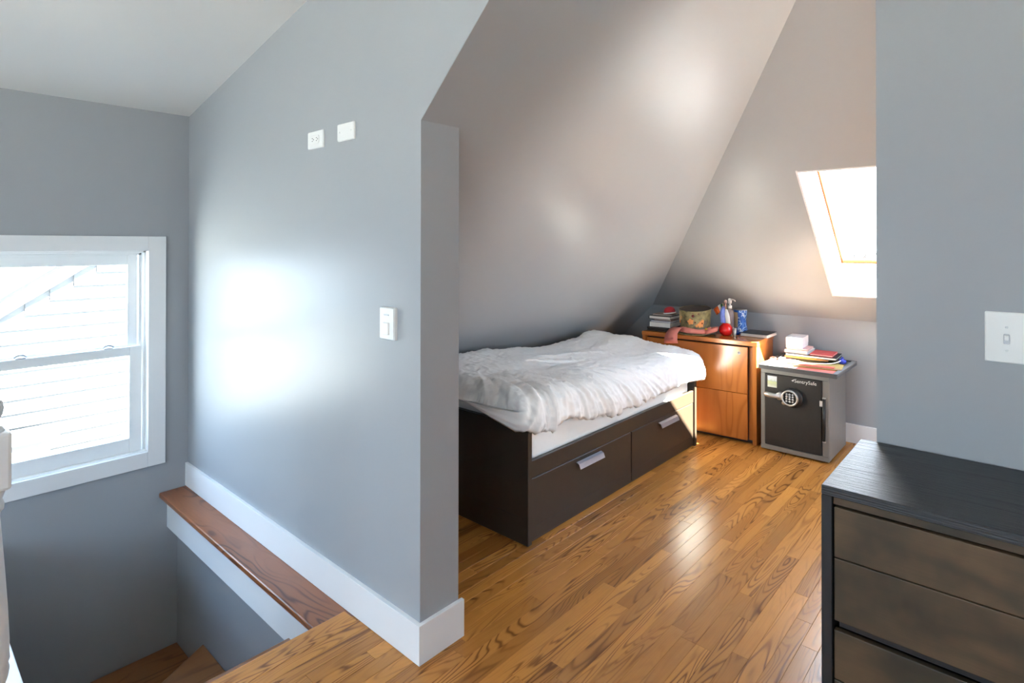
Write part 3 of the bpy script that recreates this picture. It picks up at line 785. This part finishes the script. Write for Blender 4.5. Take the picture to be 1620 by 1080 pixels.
# ================================================================= DRESSER
DH = .80
dr = thing('dresser', 'low dark dresser with black top against the right wall', 'dresser', (0.28, 1.955, 0))
DX0, DX1, DY0, DY1 = -.419 - .28, 1.0 - .28, 1.715 - 1.955, 2.205 - 1.955
box('top_board', DX0, DX1, DY0, DY1, .774, DH, DTOP, dr, .002)
for (a, b) in ((DX0, DX0 + .026), (DX1 - .026, DX1)): box('side_panel', a, b, DY0, DY1, .001, .774, DFRAME, dr, .0015)
box('back_panel', DX0 + .026, DX1 - .026, DY1 - .015, DY1 - .002, .02, .774, DFRAME, dr)
box('bottom_board', DX0 + .026, DX1 - .026, DY0 + .004, DY1 - .015, .02, .045, DFRAME, dr)
fx0, fx1 = DX0 + .030, DX1 - .030; fm = (fx0 + fx1) / 2
box('top_rail', DX0 + .027, DX1 - .027, DY0 + .010, DY0 + .03, .752, .774, DFRONT, dr, .001)
for (z0, z1) in ((.445, .747), (.125, .420)):
    for (a, b) in ((fx0, fm - .004), (fm + .004, fx1)):
        zm = z0 + (z1 - z0) * .555
        d = box('drawer', a, b, DY0 + .022, DY1 - .03, z0 + .01, z1 - .02, DFRAME, dr)
        L = Vector(d.location)
        for (p0, p1) in ((z0, zm - .0012), (zm + .0012, z1)):
            bm = bmesh.new(); bm_box(bm, a - L.x, b - L.x, DY0 + .004 - L.y, DY0 + .0225 - L.y, p0 - L.z, p1 - L.z, .0025, 2)
            from_bm('front_board', bm, DFRONT, d)
        box('finger_groove', a + .01 - L.x, b - .01 - L.x, DY0 + .016 - L.y, DY0 + .021 - L.y, z0 - .018 - L.z, z0 - L.z, DFRAME, d)
box('lower_rail', DX0 + .027, DX1 - .027, DY0 + .012, DY0 + .03, .046, .105, DFRONT, dr)

# ================================================================= THINGS ON THE FILING CABINET
def simple(name, col, rough=.5, **k): return plain(name, col, rough, **k)
M_DKLEATHER = simple('dark_brown_leather', (.018, .013, .011), .5, bump=.2)
M_PAGE = simple('page_white', (.70, .69, .66), .8)
M_BLUEGREY = simple('blue_grey_cover', (.20, .23, .36), .5)
M_PINKBR = simple('dusty_red_cover', (.38, .16, .11), .5)
M_BLKCOVER = simple('black_cover', (.013, .013, .015), .4)
M_TAN = simple('tan_cover', (.30, .23, .17), .6)
M_RED = simple('glossy_red_glaze', (.62, .010, .010), .12, var=.05)
M_REDCAP = simple('dark_red_felt', (.40, .012, .02), .5)
M_PINK = simple('salmon_ribbon', (.60, .19, .15), .6)
M_OLIVE = None
m = NT('hat_brocade'); m.setb((.22, .19, .08), .6)
v = m.coords(); a = m.noise(v, 22, 3, .6); b = m.noise(v, 9, 2)
c = m.ramp(a, [(.30, (.040, .036, .022)), (.46, (.15, .125, .052)), (.60, (.23, .19, .085)), (.75, (.10, .08, .04))])
c = m.mix(m.math('MULTIPLY', m.math('GREATER_THAN', b, .57), .6), c, (.07, .06, .05)); m.l(c, m.b.inputs['Base Color']); M_OLIVE = m.m
M_HATIN = simple('hat_crown_dark', (.055, .040, .036), .8)
M_ORANGE = simple('orange_applique', (.62, .23, .06), .6)
M_MAROON = simple('maroon_bead', (.12, .012, .012), .15)
M_YELLOW = simple('yellow_button', (.75, .45, .05), .4)
M_STICK = simple('straw_stick', (.55, .42, .20), .6)
M_GREEN = simple('flag_green', (.012, .12, .035), .6); M_FLAGW = simple('flag_white', (.78, .78, .78), .6); M_FLAGO = simple('flag_orange', (.80, .13, .015), .6)
M_FLAGB = simple('flag_blue', (.13, .19, .55), .6)

def on_cab(lx, ly): return (cab.matrix_world @ Vector((lx, ly, 0)))
bpy.context.view_layer.update()
G = 'books stacked on the filing cabinet'
def book(name, label, loc, rotz, w, d, h, cover, pages=M_PAGE, ct=.003, group=None, cat='book', spine='-x', tilt=0.0):
    """hardback: spine on one side, page block recessed on the others"""
    t = thing(name, label, cat, loc, rotz, group)
    t.rotation_euler = (0, tilt, rotz)
    box('cover', -w / 2, w / 2, -d / 2, d / 2, 0, ct, cover, t, .0006)
    box('cover', -w / 2, w / 2, -d / 2, d / 2, h - ct, h, cover, t, .0006)
    box('spine', -w / 2, -w / 2 + ct, -d / 2, d / 2, ct, h - ct, cover, t)
    box('page_block', -w / 2 + ct, w / 2 - .004, -d / 2 + .004, d / 2 - .004, ct, h - ct, pages, t)
    return t
bx_, by_ = -2.228, 4.335
z = TOPZ
t = thing('leather_case', 'flat dark leather case at the bottom of the book stack', 'case', (bx_, by_, z), R(4))
box('body', -.098, .098, -.12, .12, 0, .016, M_DKLEATHER, t, .006, 2); box('lid', -.099, .099, -.121, .121, .0165, .034, M_DKLEATHER, t, .006, 2)
z += .0345
book('hardback_book', 'thick white book lying on the dark leather case', (bx_ + .008, by_, z), R(3), .178, .20, .036, M_PAGE, group=G); z += .0365
book('hardback_book', 'slim blue-grey book on top of the thick white book', (bx_ + .010, by_ + .005, z), R(2), .172, .19, .014, M_BLUEGREY, group=G); z += .0145
book('hardback_book', 'slim dusty red book under the black folder', (bx_ + .022, by_, z), R(3), .145, .17, .011, M_PINKBR, group=G); z += .0115
book('ring_folder', 'black folder with white pages near the top of the book stack', (bx_ + .004, by_, z + .0), R(2), .182, .20, .026, M_BLKCOVER, group=G, cat='folder'); z += .0265
book('notebook', 'thin tan notebook topmost of the book stack', (bx_ + .006, by_ + .01, z), R(6), .165, .15, .010, M_TAN, group=G, cat='notebook'); z += .0105
t = thing('felt_hat', 'small dark red rounded felt hat with white rim atop the book stack', 'hat', (bx_ + .055, by_ - .01, z + .0), R(20))
t.rotation_euler = (R(0), R(-8), R(20)); t.location.z += .008
lathe('crown', [(.046, .006), (.046, .014), (.043, .030), (.034, .044), (.018, .052), (0, .054)], M_REDCAP, t, seg=28)
lathe('rim', [(.040, 0), (.050, 0), (.052, .005), (.047, .010), (.040, .008)], M_FLAGW, t, seg=28)
lathe('lining', [(0, .010), (.041, .006), (.040, .003), (0, .006)], M_BLKCOVER, t, seg=24)

# hat
hx, hy = -1.957, 4.325
hat = thing('top_hat', 'olive patterned top hat with flowers on the filing cabinet', 'hat', (hx, hy, TOPZ))
def brim_z(a): return .008 + .006 * math.cos(2 * a)
bm = bmesh.new(); seg = 48; rings = []
for (r, dz) in ((.105, .022), (.120, .016), (.140, .012), (.155, .014), (.157, .011), (.155, .008), (.140, .005), (.105, .008)):
    rings.append([bm.verts.new((r * math.cos(2 * PI * k / seg), r * .93 * math.sin(2 * PI * k / seg), max(.0005, dz + (brim_z(2 * PI * k / seg) - .008) * (r - .10) / .055))) for k in range(seg)])
for a, b in zip(rings, rings[1:] + rings[:1]):
    for k in range(seg): bm.faces.new((a[k], a[(k + 1) % seg], b[(k + 1) % seg], b[k]))
from_bm('brim', bm, M_OLIVE, hat, (0, 0, 0), True)
crn = lathe('crown', [(.110, .012), (.111, .06), (.114, .12), (.121, .186), (.123, .196), (.1215, .199), (.118, .196)], M_OLIVE, hat, seg=48)
crt = lathe('crown_top', [(.1185, .196), (.110, .189), (.06, .184), (0, .183)], M_HATIN, hat, seg=40)
for ob in (crn, crt):
    for v_ in ob.data.vertices: v_.co.z += v_.co.y * .11 * (v_.co.z / .196)
# ribbon band with bow loop and hanging tail
bm = bmesh.new(); nn = 60; A = []
for k in range(nn):
    a = 2 * PI * k / nn; r = .1145 + .003 * math.sin(7 * a) + .002 * math.sin(17 * a); zo = .006 * math.sin(3 * a + 1)
    A.append([bm.verts.new(((r + o_) * math.cos(a), (r + o_) * math.sin(a), zz_)) for o_, zz_ in ((.012, .018 + zo * .3), (.006, .036 + zo), (0, .054 + zo), (-.003, .054 + zo), (.0, .036), (.006, .016))])
for k in range(nn):
    a, b = A[k], A[(k + 1) % nn]
    for q_ in range(6): bm.faces.new((a[q_], a[(q_ + 1) % 6], b[(q_ + 1) % 6], b[q_]))
from_bm('ribbon_band', bm, M_PINK, hat, (0, 0, 0), True)
# tail: from band at left-front, over the brim, down the cabinet front
tail = [(-.088, -.088, .050), (-.105, -.108, .048), (-.118, -.135, .034), (-.124, -.160, .012), (-.127, -.172, -.012), (-.128, -.176, -.035), (-.128, -.177, -.062)]
wv = Vector((.118, .008, 0))
strip('ribbon_tail', [Vector(p_) - wv * (.30 + .10 * i / 6) - Vector((0, 0, .002 * i)) for i, p_ in enumerate(tail)], [Vector(p_) + wv * (.35 + .22 * i / 6) + Vector((0, -.006 * (i % 2), 0)) for i, p_ in enumerate(tail)], .002, M_PINK, hat)
loop = []
for k in range(13):
    a = PI * 1.25 * k / 12 - .5
    loop.append((.135 + .052 * math.sin(a * 1.1), -.015 - .055 * math.cos(a), .020 + .022 * math.sin(a * .9)))
strip('ribbon_loop', [Vector(p_) + Vector((0, 0, .0)) for p_ in loop], [Vector(p_) + Vector((.004, .002, .030)) for p_ in loop], .002, M_PINK, hat)
# appliques
def petal_flower(name, ang, z, size, mat, parent, rr):
    bm = bmesh.new(); pts = []
    for k in range(20):
        a = 2 * PI * k / 20; r_f = size * (.55 + .45 * abs(math.sin(2.5 * a + .3)))
        pts.append((r_f * math.cos(a), r_f * math.sin(a)))
    tn = Vector((-math.sin(ang), math.cos(ang), 0)); on = Vector((math.cos(ang), math.sin(ang), 0))
    def P(u, w, d): 
        th = u / rr; return Vector(((rr + d) * math.cos(ang + th), (rr + d) * math.sin(ang + th), z + w))
    a_ = [bm.verts.new(P(u, w, -.001)) for u, w in pts]; b_ = [bm.verts.new(P(u, w, .003)) for u, w in pts]; n = len(pts)
    c_ = bm.verts.new(P(0, 0, .005))
    for k in range(n): bm.faces.new((a_[k], a_[(k + 1) % n], b_[(k + 1) % n], b_[k])); bm.faces.new((b_[k], b_[(k + 1) % n], c_))
    return from_bm(name, bm, mat, parent)
for (deg, zf_, sz) in ((-83, .105, .026), (-45, .085, .026), (-38, .110, .015), (-60, .075, .012), (-130, .135, .018), (-150, .10, .02)):
    petal_flower('flower', R(deg), zf_, sz, M_ORANGE, hat, .1135)
for (deg, zf_, sz) in ((-74, .150, .011), (-55, .168, .005), (-74, .170, .005), (-66, .10, .006), (-40, .095, .006)):
    a = R(deg); rr = .117
    lathe('bead', [(0, -sz), (sz * .7, -sz * .7), (sz, 0), (sz * .7, sz * .7), (0, sz)], M_MAROON, hat, (rr * math.cos(a), rr * math.sin(a), zf_), 12)
for (deg, zf_) in ((-140, .14), (-135, .15), (-128, .145), (-145, .135)):
    a = R(deg); tube('stick', [(.118 * math.cos(a), .118 * math.sin(a), zf_ - .035), (.121 * math.cos(a + .05), .121 * math.sin(a + .05), zf_ + .04)], [.0025, .0015], M_STICK, hat, 6)
lathe('yellow_button', [(0, -.009), (.007, -.006), (.0095, 0), (.007, .006), (0, .009)], M_YELLOW, hat, (.122 * math.cos(R(-25)), .122 * math.sin(R(-25)), .052), 14)

# red vase with flags
vx, vy = -1.742, 4.40
vase = thing('vase', 'round glossy red bud vase holding two little flags', 'vase', (vx, vy, TOPZ))
lathe('body', [(0, 0), (.026, 0), (.040, .010), (.050, .028), (.053, .045), (.049, .064), (.036, .080), (.022, .092), (.018, .110), (.018, .145), (.020, .170), (.0175, .170), (.0155, .145), (.0155, .110), (0, .10)], M_RED, vase, seg=36)
def flag(name, label, cells, root, top, group):
    """cells: list of (material, quads) ; each stripe is its own part"""
    f = thing(name, label, 'flag', (vx, vy, TOPZ + .10), 0, group)
    tube('stick', [root, top], .0018, M_STICK, f, 6)
    return f
f1 = flag('stick_flag', 'small green, white and orange flag in the red vase', None, (-.004, 0, 0), (-.022, -.006, .150), 'little flags in the red vase')
# tricolour droops to the left in three stripes
g0, g1 = Vector((-.020, -.008, .142)), Vector((-.026, -.008, .080))
P0 = [(-.022, -.008, .142), (-.048, .008, .137), (-.075, .022, .120), (-.115, .034, .088)]
P1 = [(-.018, -.008, .098), (-.034, .004, .090), (-.052, .018, .076), (-.082, .030, .046)]
for i, mm in enumerate((M_GREEN, M_FLAGW, M_FLAGO)):
    a0, a1, b0, b1 = Vector(P0[i]), Vector(P0[i + 1]), Vector(P1[i]), Vector(P1[i + 1])
    L_, R_ = [], []
    for k in range(5):
        s_ = k / 4; wvv = Vector((0, .005 * math.sin(s_ * PI * 2 + i), 0)); L_.append(a0.lerp(a1, s_) + wvv); R_.append(b0.lerp(b1, s_) - wvv)
    strip('stripe', L_, R_, .0008, mm, f1)
f2 = flag('stick_flag', 'small blue and white flag hanging down before the pump bottle', None, (.004, 0, 0), (.006, -.012, .140), 'little flags in the red vase')
for mm, xa, xb in ((M_FLAGB, -.036, .004), (M_FLAGW, .004, .040)):
    L_, R_ = [], []
    for k in range(7):
        s_ = k / 6; zz_ = .130 - .128 * s_ - (.02 if mm is M_FLAGW else 0) * (1 - s_)
        sp_ = .6 + .4 * min(1, s_ * 2.2)
        L_.append((.013 + (xa) * sp_, -.050 - .014 * math.sin(PI * min(1, s_ * 1.3)), zz_ )); R_.append((.013 + xb * sp_, -.050 - .012 * math.sin(2.5 * s_ + 1), zz_ - .004))
    strip('stripe', L_, R_, .0008, mm, f2)
tube('cord', [(.004, -.012, .132), (.004, -.048, .128)], .0012, M_STICK, f2, 6)

# pump bottle
m = NT('clear_plum_plastic'); m.setb((.45, .36, .36), .15); m.b.inputs['Transmission Weight'].default_value = .55
pb = thing('pump_bottle', 'clear lotion bottle with white pump behind the red vase', 'pump bottle', (-1.748, 4.495, TOPZ))
lathe('bottle_body', [(0, 0), (.028, 0), (.031, .004), (.031, .165), (.027, .182), (.013, .192), (.013, .200), (0, .200)], m.m, pb, seg=28)
lathe('pump_collar', [(0, .198), (.0155, .198), (.0155, .222), (.007, .226), (.0055, .240), (0, .240)], PLATE, pb, seg=22)
bm = bmesh.new(); bm_lathe(bm, [(0, .238), (.013, .238), (.0135, .272), (.010, .277), (0, .278)], 20)
bm_tube(bm, [(0, 0, .270), (.025, -.008, .270), (.042, -.013, .266), (.047, -.015, .258)], [.007, .006, .005, .004], 8)
from_bm('pump_head', bm, PLATE, pb, (0, 0, 0), True)
lathe('pink_cap_toy', [(0, .0), (.010, .0), (.013, .012), (.008, .026), (0, .028)], simple('pale_pink', (.60, .42, .38), .5), pb, (-.030, -.012, .238), 14)
tube('pink_wand', [(-.030, -.012, .240), (-.026, -.018, .12)], .004, simple('plum_wand', (.35, .16, .18), .4), pb, 8)

# blue tin
m = NT('blue_white_print'); m.setb((.01, .12, .45), .3)
v = m.coords((1, 1, .6)); a = m.noise(v, 26, 1.5, .5, 1.2)
m.l(m.ramp(a, [(.0, (.002, .07, .34)), (.53, (.003, .10, .44)), (.56, (.45, .60, .80)), (.60, (.50, .64, .82)), (.63, (.002, .08, .36))]), m.b.inputs['Base Color']); M_BLUEP = m.m
tin = thing('snack_tin', 'blue and white tin with tan label behind the black folder', 'tin', (-1.712, 4.612, TOPZ))
lathe('tin_body', [(0, 0), (.052, 0), (.054, .006), (.052, .04), (.045, .085), (.046, .12), (.052, .160), (.053, .178), (.050, .181), (0, .181)], M_BLUEP, tin, seg=36)
lathe('tin_lid', [(0, .181), (.051, .181), (.051, .187), (.046, .189), (.044, .184), (0, .184)], CHROME, tin, seg=36)
bm = bmesh.new(); L_ = []; rows_ = []
for k in range(9):
    a = R(-168 + 78 * k / 8); rows_.append([(r * math.cos(a), r * math.sin(a), z_) for r, z_ in ((.0535, .045), (.0470, .085), (.0480, .12), (.0540, .165))])
gv = [[bm.verts.new(p_) for p_ in r_2] for r_2 in rows_]
for a, b in zip(gv[:-1], gv[1:]):
    for k in range(3): bm.faces.new((a[k], b[k], b[k + 1], a[k + 1]))
from_bm('tan_label', bm, simple('tan_label', (.62, .46, .28), .6), tin, (0, 0, 0), True)
# small cup
t = thing('shot_cup', 'tiny pale metal cup beside the red vase', 'cup', (-1.676, 4.398, TOPZ))
lathe('cup_wall', [(0, 0), (.011, 0), (.012, .002), (.0165, .062), (.015, .062), (.011, .004), (0, .004)], CHROME, t, seg=22)
# blue ball-like stopper
t = thing('blue_stopper', 'small round blue lid in front of the blue tin', 'lid', (-1.687, 4.490, TOPZ))
lathe('knob', [(0, 0), (.013, 0), (.0155, .012), (.013, .026), (.006, .034), (0, .036)], simple('blue_glossy', (.005, .05, .30), .2), t, seg=20)
# black folder with papers
t = thing('paper_folder', 'black folder stuffed with white papers on the cabinet edge', 'folder', (-1.553, 4.563, TOPZ), R(1))
for i in range(6):
    box('paper_sheet', -.097 + .002 * (i % 3), .102 - .003 * (i % 2), -.118 + .003 * (i % 2), .108, .003 + i * .0032, .003 + i * .0032 + .0024, M_PAGE, t)
box('back_cover', -.098, .104, -.115, .112, 0, .0025, M_BLKCOVER, t, .0006)
box('front_cover', -.100, .100, -.110, .114, .0225, .0250, M_BLKCOVER, t, .0006)

# ================================================================= THINGS ON THE SAFE
sx0, sy0 = -1.195, 4.21
M_SALMON = simple('salmon_paper', (.72, .16, .11), .7); M_PAPER = simple('white_paper', (.80, .78, .74), .8); M_KRAFT = simple('kraft_envelope', (.46, .33, .10), .7)
M_BROWN = simple('brown_card', (.33, .17, .08), .6); M_REDB = simple('red_book_cover', (.62, .07, .06), .45); M_BOXW = simple('white_card_box', (.82, .80, .78), .5)
z = TZ
o = box('paper_sheet', -1.372, -.962, 4.186, 4.50, z, z + .0015, M_SALMON); tag(o, 'salmon pink sheet lying lowest on the safe lid', 'paper'); z += .002
o = box('paper_sheet', -1.372, -1.19, 4.188, 4.40, z, z + .0012, M_PAPER); tag(o, 'white sheet at the front left of the safe lid', 'paper'); z += .0015
t = thing('envelope', 'kraft envelope spread under the stack on the safe', 'envelope', (-1.13, 4.49, z), R(8))
bm = bmesh.new(); bm_box(bm, -.175, .175, -.20, .20, 0, .007, .002); from_bm('body', bm, M_KRAFT, t)
prism('flap', [(-.175, -.20, .0071), (.175, -.20, .0071), (.175, -.155, .0071), (-.175, -.155, .0071)], (0, 0, .0012), M_BROWN, t); z += .009
o = box('card_folder', -1.30, -.98, 4.315, 4.36, z, z + .006, M_SALMON); o.rotation_euler = (0, 0, R(4)); tag(o, 'orange card strip along the front of the envelope', 'card')
z += .0125
t = thing('wooden_board', 'thin brown board under the black folder on the safe', 'board', (-1.19, 4.585, z), R(5))
box('panel', -.155, .13, -.10, .10, 0, .014, M_BROWN, t, .001); box('lower_panel', -.15, .12, -.095, .105, -.012, -.0003, M_DKLEATHER, t, .001); z += .0145
t = thing('clip_folder', 'black folder with white pages under the books on the safe', 'folder', (-1.165, 4.59, z), R(4))
box('paper_block', -.165, .155, -.118, .115, .003, .013, M_PAGE, t); box('cover', -.17, .16, -.12, .12, 0, .003, M_BLKCOVER, t, .0006); box('cover', -.17, .16, -.115, .12, .013, .016, M_BLKCOVER, t, .0006); z += .0165
book('red_book', 'flat red paperback on the black folder over the safe', (-1.105, 4.60, z), R(3), .145, .20, .012, M_REDB, cat='book')
book('hardback_book', 'white hardback under the white box on the safe', (-1.262, 4.585, z), R(-2), .155, .19, .024, M_PAGE, cat='book'); z += .0245
book('pink_book', 'slim pink-edged paperback directly beneath the white box', (-1.262, 4.59, z), R(2), .145, .18, .012, simple('pale_pink_cover', (.62, .35, .33), .5), cat='book'); z += .0125
t = thing('gift_box', 'white rectangular box topping the stack on the safe', 'box', (-1.285, 4.60, z), R(4))
box('box_base', -.055, .055, -.10, .10, 0, .060, M_BOXW, t, .001); box('box_lid', -.0565, .0565, -.1015, .1015, .022, .0775, M_BOXW, t, .0015)
lathe('printed_emblem', [(.010, 0), (.014, 0), (.014, .0004), (.010, .0004)], simple('emblem_beige', (.55, .40, .33), .5), t, (-.03, -.1016, .055), 20, RX)
# cable and plug
t = thing('charger_cable', 'white charging cable with plug snaking over the safe lid', 'cable', (-1.29, 4.30, TZ + .02))
zc_ = .020
pts = [(0, .0, zc_), (.03, -.005, zc_ + .002), (.07, .01, zc_), (.11, -.005, zc_), (.17, -.012, zc_), (.235, .01, zc_), (.29, .06, zc_), (.315, .13, zc_ + .004), (.318, .19, zc_ + .006)]
fine = []
for i in range(len(pts) - 1):
    for k in range(5):
        s_ = k / 5; p0 = Vector(pts[max(i - 1, 0)]); p1 = Vector(pts[i]); p2 = Vector(pts[i + 1]); p3 = Vector(pts[min(i + 2, len(pts) - 1)])
        fine.append(.5 * ((2 * p1) + (-p0 + p2) * s_ + (2 * p0 - 5 * p1 + 4 * p2 - p3) * s_ ** 2 + (-p0 + 3 * p1 - 3 * p2 + p3) * s_ ** 3))
tube('wire', fine, .0032, PLATE, t, 8)
bm = bmesh.new(); bm_box(bm, -.018, .018, -.02, .02, -.008, .032, .004, 2); from_bm('plug', bm, PLATE, t, (-.012, 0, 0))
# blue thing at the right end
t = thing('blue_pouch', 'small bright blue knotted pouch at the right of the safe lid', 'pouch', (-.975, 4.55, TZ + .012))
lathe('bag', [(0, 0), (.018, .001), (.026, .012), (.024, .024), (.012, .034), (.006, .038), (.009, .044), (.004, .048), (0, .048)], simple('royal_blue', (.02, .035, .35), .4), t, seg=18)
# sunglasses
t = thing('eyeglasses', 'brown eyeglasses folded at the left of the safe lid', 'eyeglasses', (-1.345, 4.345, TZ + .006), R(15))
M_TORT = simple('tortoiseshell', (.10, .03, .02), .25)
for sx in (-.030, .030):
    pts = [(sx + .024 * math.cos(2 * PI * k / 16), 0, .018 + .017 * math.sin(2 * PI * k / 16)) for k in range(17)]
    tube('rim', pts, .0028, M_TORT, t, 6)
tube('bridge', [(-.008, 0, .022), (0, -.002, .025), (.008, 0, .022)], .0025, M_TORT, t, 6)
for sx in (-.054, .054): tube('temple', [(sx, 0, .022), (sx * .9, .05, .018), (sx * .2, .075, .010)], .0025, M_TORT, t, 6)

# ================================================================= OUTSIDE
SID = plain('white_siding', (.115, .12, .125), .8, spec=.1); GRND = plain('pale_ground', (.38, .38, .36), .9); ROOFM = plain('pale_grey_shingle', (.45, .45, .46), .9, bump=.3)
o = box('ground', -40, 30, -40, 40, -6.2, -6.0, GRND); tag(o, 'pale ground far below outside the window', 'ground', None, 'structure')
house = thing('neighbour_house', 'white sided house gable outside the stair window', 'house', (-7.6, 2.5, -6.0))
Lh = Vector(house.location)
# gable: rake runs up to the right along Y
def rake_z(y): return .715 + (y - .827) * .70
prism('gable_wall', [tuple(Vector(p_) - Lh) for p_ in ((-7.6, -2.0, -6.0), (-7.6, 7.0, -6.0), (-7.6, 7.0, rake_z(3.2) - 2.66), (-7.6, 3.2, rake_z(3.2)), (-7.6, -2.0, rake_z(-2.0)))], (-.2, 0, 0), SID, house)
zz_ = -1.8
while zz_ < 2.2:
    ya_ = max(-2.0, .827 + (zz_ + .135 - .715) / .70)
    yb2 = min(7.0, 3.2 + (rake_z(3.2) - zz_ - .135) / .70)
    yl = -2.0 if zz_ + .135 < rake_z(-2.0) else ya_
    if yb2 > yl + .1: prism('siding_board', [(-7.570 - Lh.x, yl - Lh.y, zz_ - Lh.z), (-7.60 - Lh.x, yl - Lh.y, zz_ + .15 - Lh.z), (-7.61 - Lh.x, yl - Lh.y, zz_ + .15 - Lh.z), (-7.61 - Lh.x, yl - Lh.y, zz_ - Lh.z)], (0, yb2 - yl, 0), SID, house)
    zz_ += .14
d = Vector((0, 1, .70)).normalized()
for (sg, ya_, yb2) in ((1, -2.2, 3.2), (-1, 3.2, 7.2)):
    f_ = (lambda y: rake_z(y)) if sg > 0 else (lambda y: rake_z(3.2) - .70 * (y - 3.2))
    prism('rake_board', [tuple(Vector(p_) - Lh) for p_ in ((-7.51, ya_, f_(ya_)), (-7.51, yb2, f_(yb2)), (-7.51, yb2, f_(yb2) + .20), (-7.51, ya_, f_(ya_) + .20))], (-.16, 0, 0), SID, house)
    prism('roof_slope', [tuple(Vector(p_) - Lh) for p_ in ((-7.45, ya_, f_(ya_) + .20), (-7.45, yb2, f_(yb2) + .20), (-7.45, yb2, f_(yb2) + .25), (-7.45, ya_, f_(ya_) + .25))], (-6, 0, 0), ROOFM, house)
porch = thing('porch_roof', 'pale panelled parapet corner below the neighbouring gable', 'parapet', (-7.3, .55, -6.0))
box('parapet_wall', -.1, .1, -1.5, .62, 4.6, 5.52, SID, porch); box('parapet_cap', -.16, .16, -1.5, .69, 5.52, 5.58, SID, porch, .01)
box('panel_band', -.112, -.1, -1.5, .62, 5.30, 5.33, ROOFM, porch); box('panel_band', .1, .112, -1.5, .62, 5.30, 5.33, ROOFM, porch)
# bare tree above the skylight
BARK = plain('grey_bark', (.05, .045, .042), .9, spec=.1)
tree = thing('bare_tree', 'leafless tree with thin grey twigs beyond the skylight', 'tree', (-2.3, 13.0, -6.0))
rng = random.Random(3)
bm = bmesh.new(); bm_tube(bm, [(0, 0, 0), (.1, .1, 4), (0, .2, 6.6)], [.22, .16, .07], 10); from_bm('trunk', bm, BARK, tree, (0, 0, 0), True)
bm = bmesh.new()
def grow(p, d, ln, r, lev):
    e = p + d * ln; mid = p + d * ln * .5 + Vector((rng.uniform(-1, 1), rng.uniform(-1, 1), rng.uniform(-1, 1))) * ln * .08
    bm_tube(bm, [p, mid, e], [r, r * .8, r * .6], 5)
    if lev == 0: return
    for _ in range(3 if lev > 1 else 4):
        nd = (d + Vector((rng.uniform(-1, 1), rng.uniform(-1, 1), rng.uniform(-.4, .9))) * .75).normalized()
        grow(p.lerp(e, rng.uniform(.45, 1)), nd, ln * rng.uniform(.5, .75), r * .55, lev - 1)
for k in range(10):
    a = rng.uniform(0, 2 * PI); grow(Vector((0, .15, rng.uniform(4.6, 6.5))), Vector((math.cos(a) * .8, math.sin(a) * .8, .7)).normalized(), 1.3, .075, 3)
o = from_bm('branches', bm, BARK, tree, (0, 0, 0), True); o['kind'] = 'stuff'
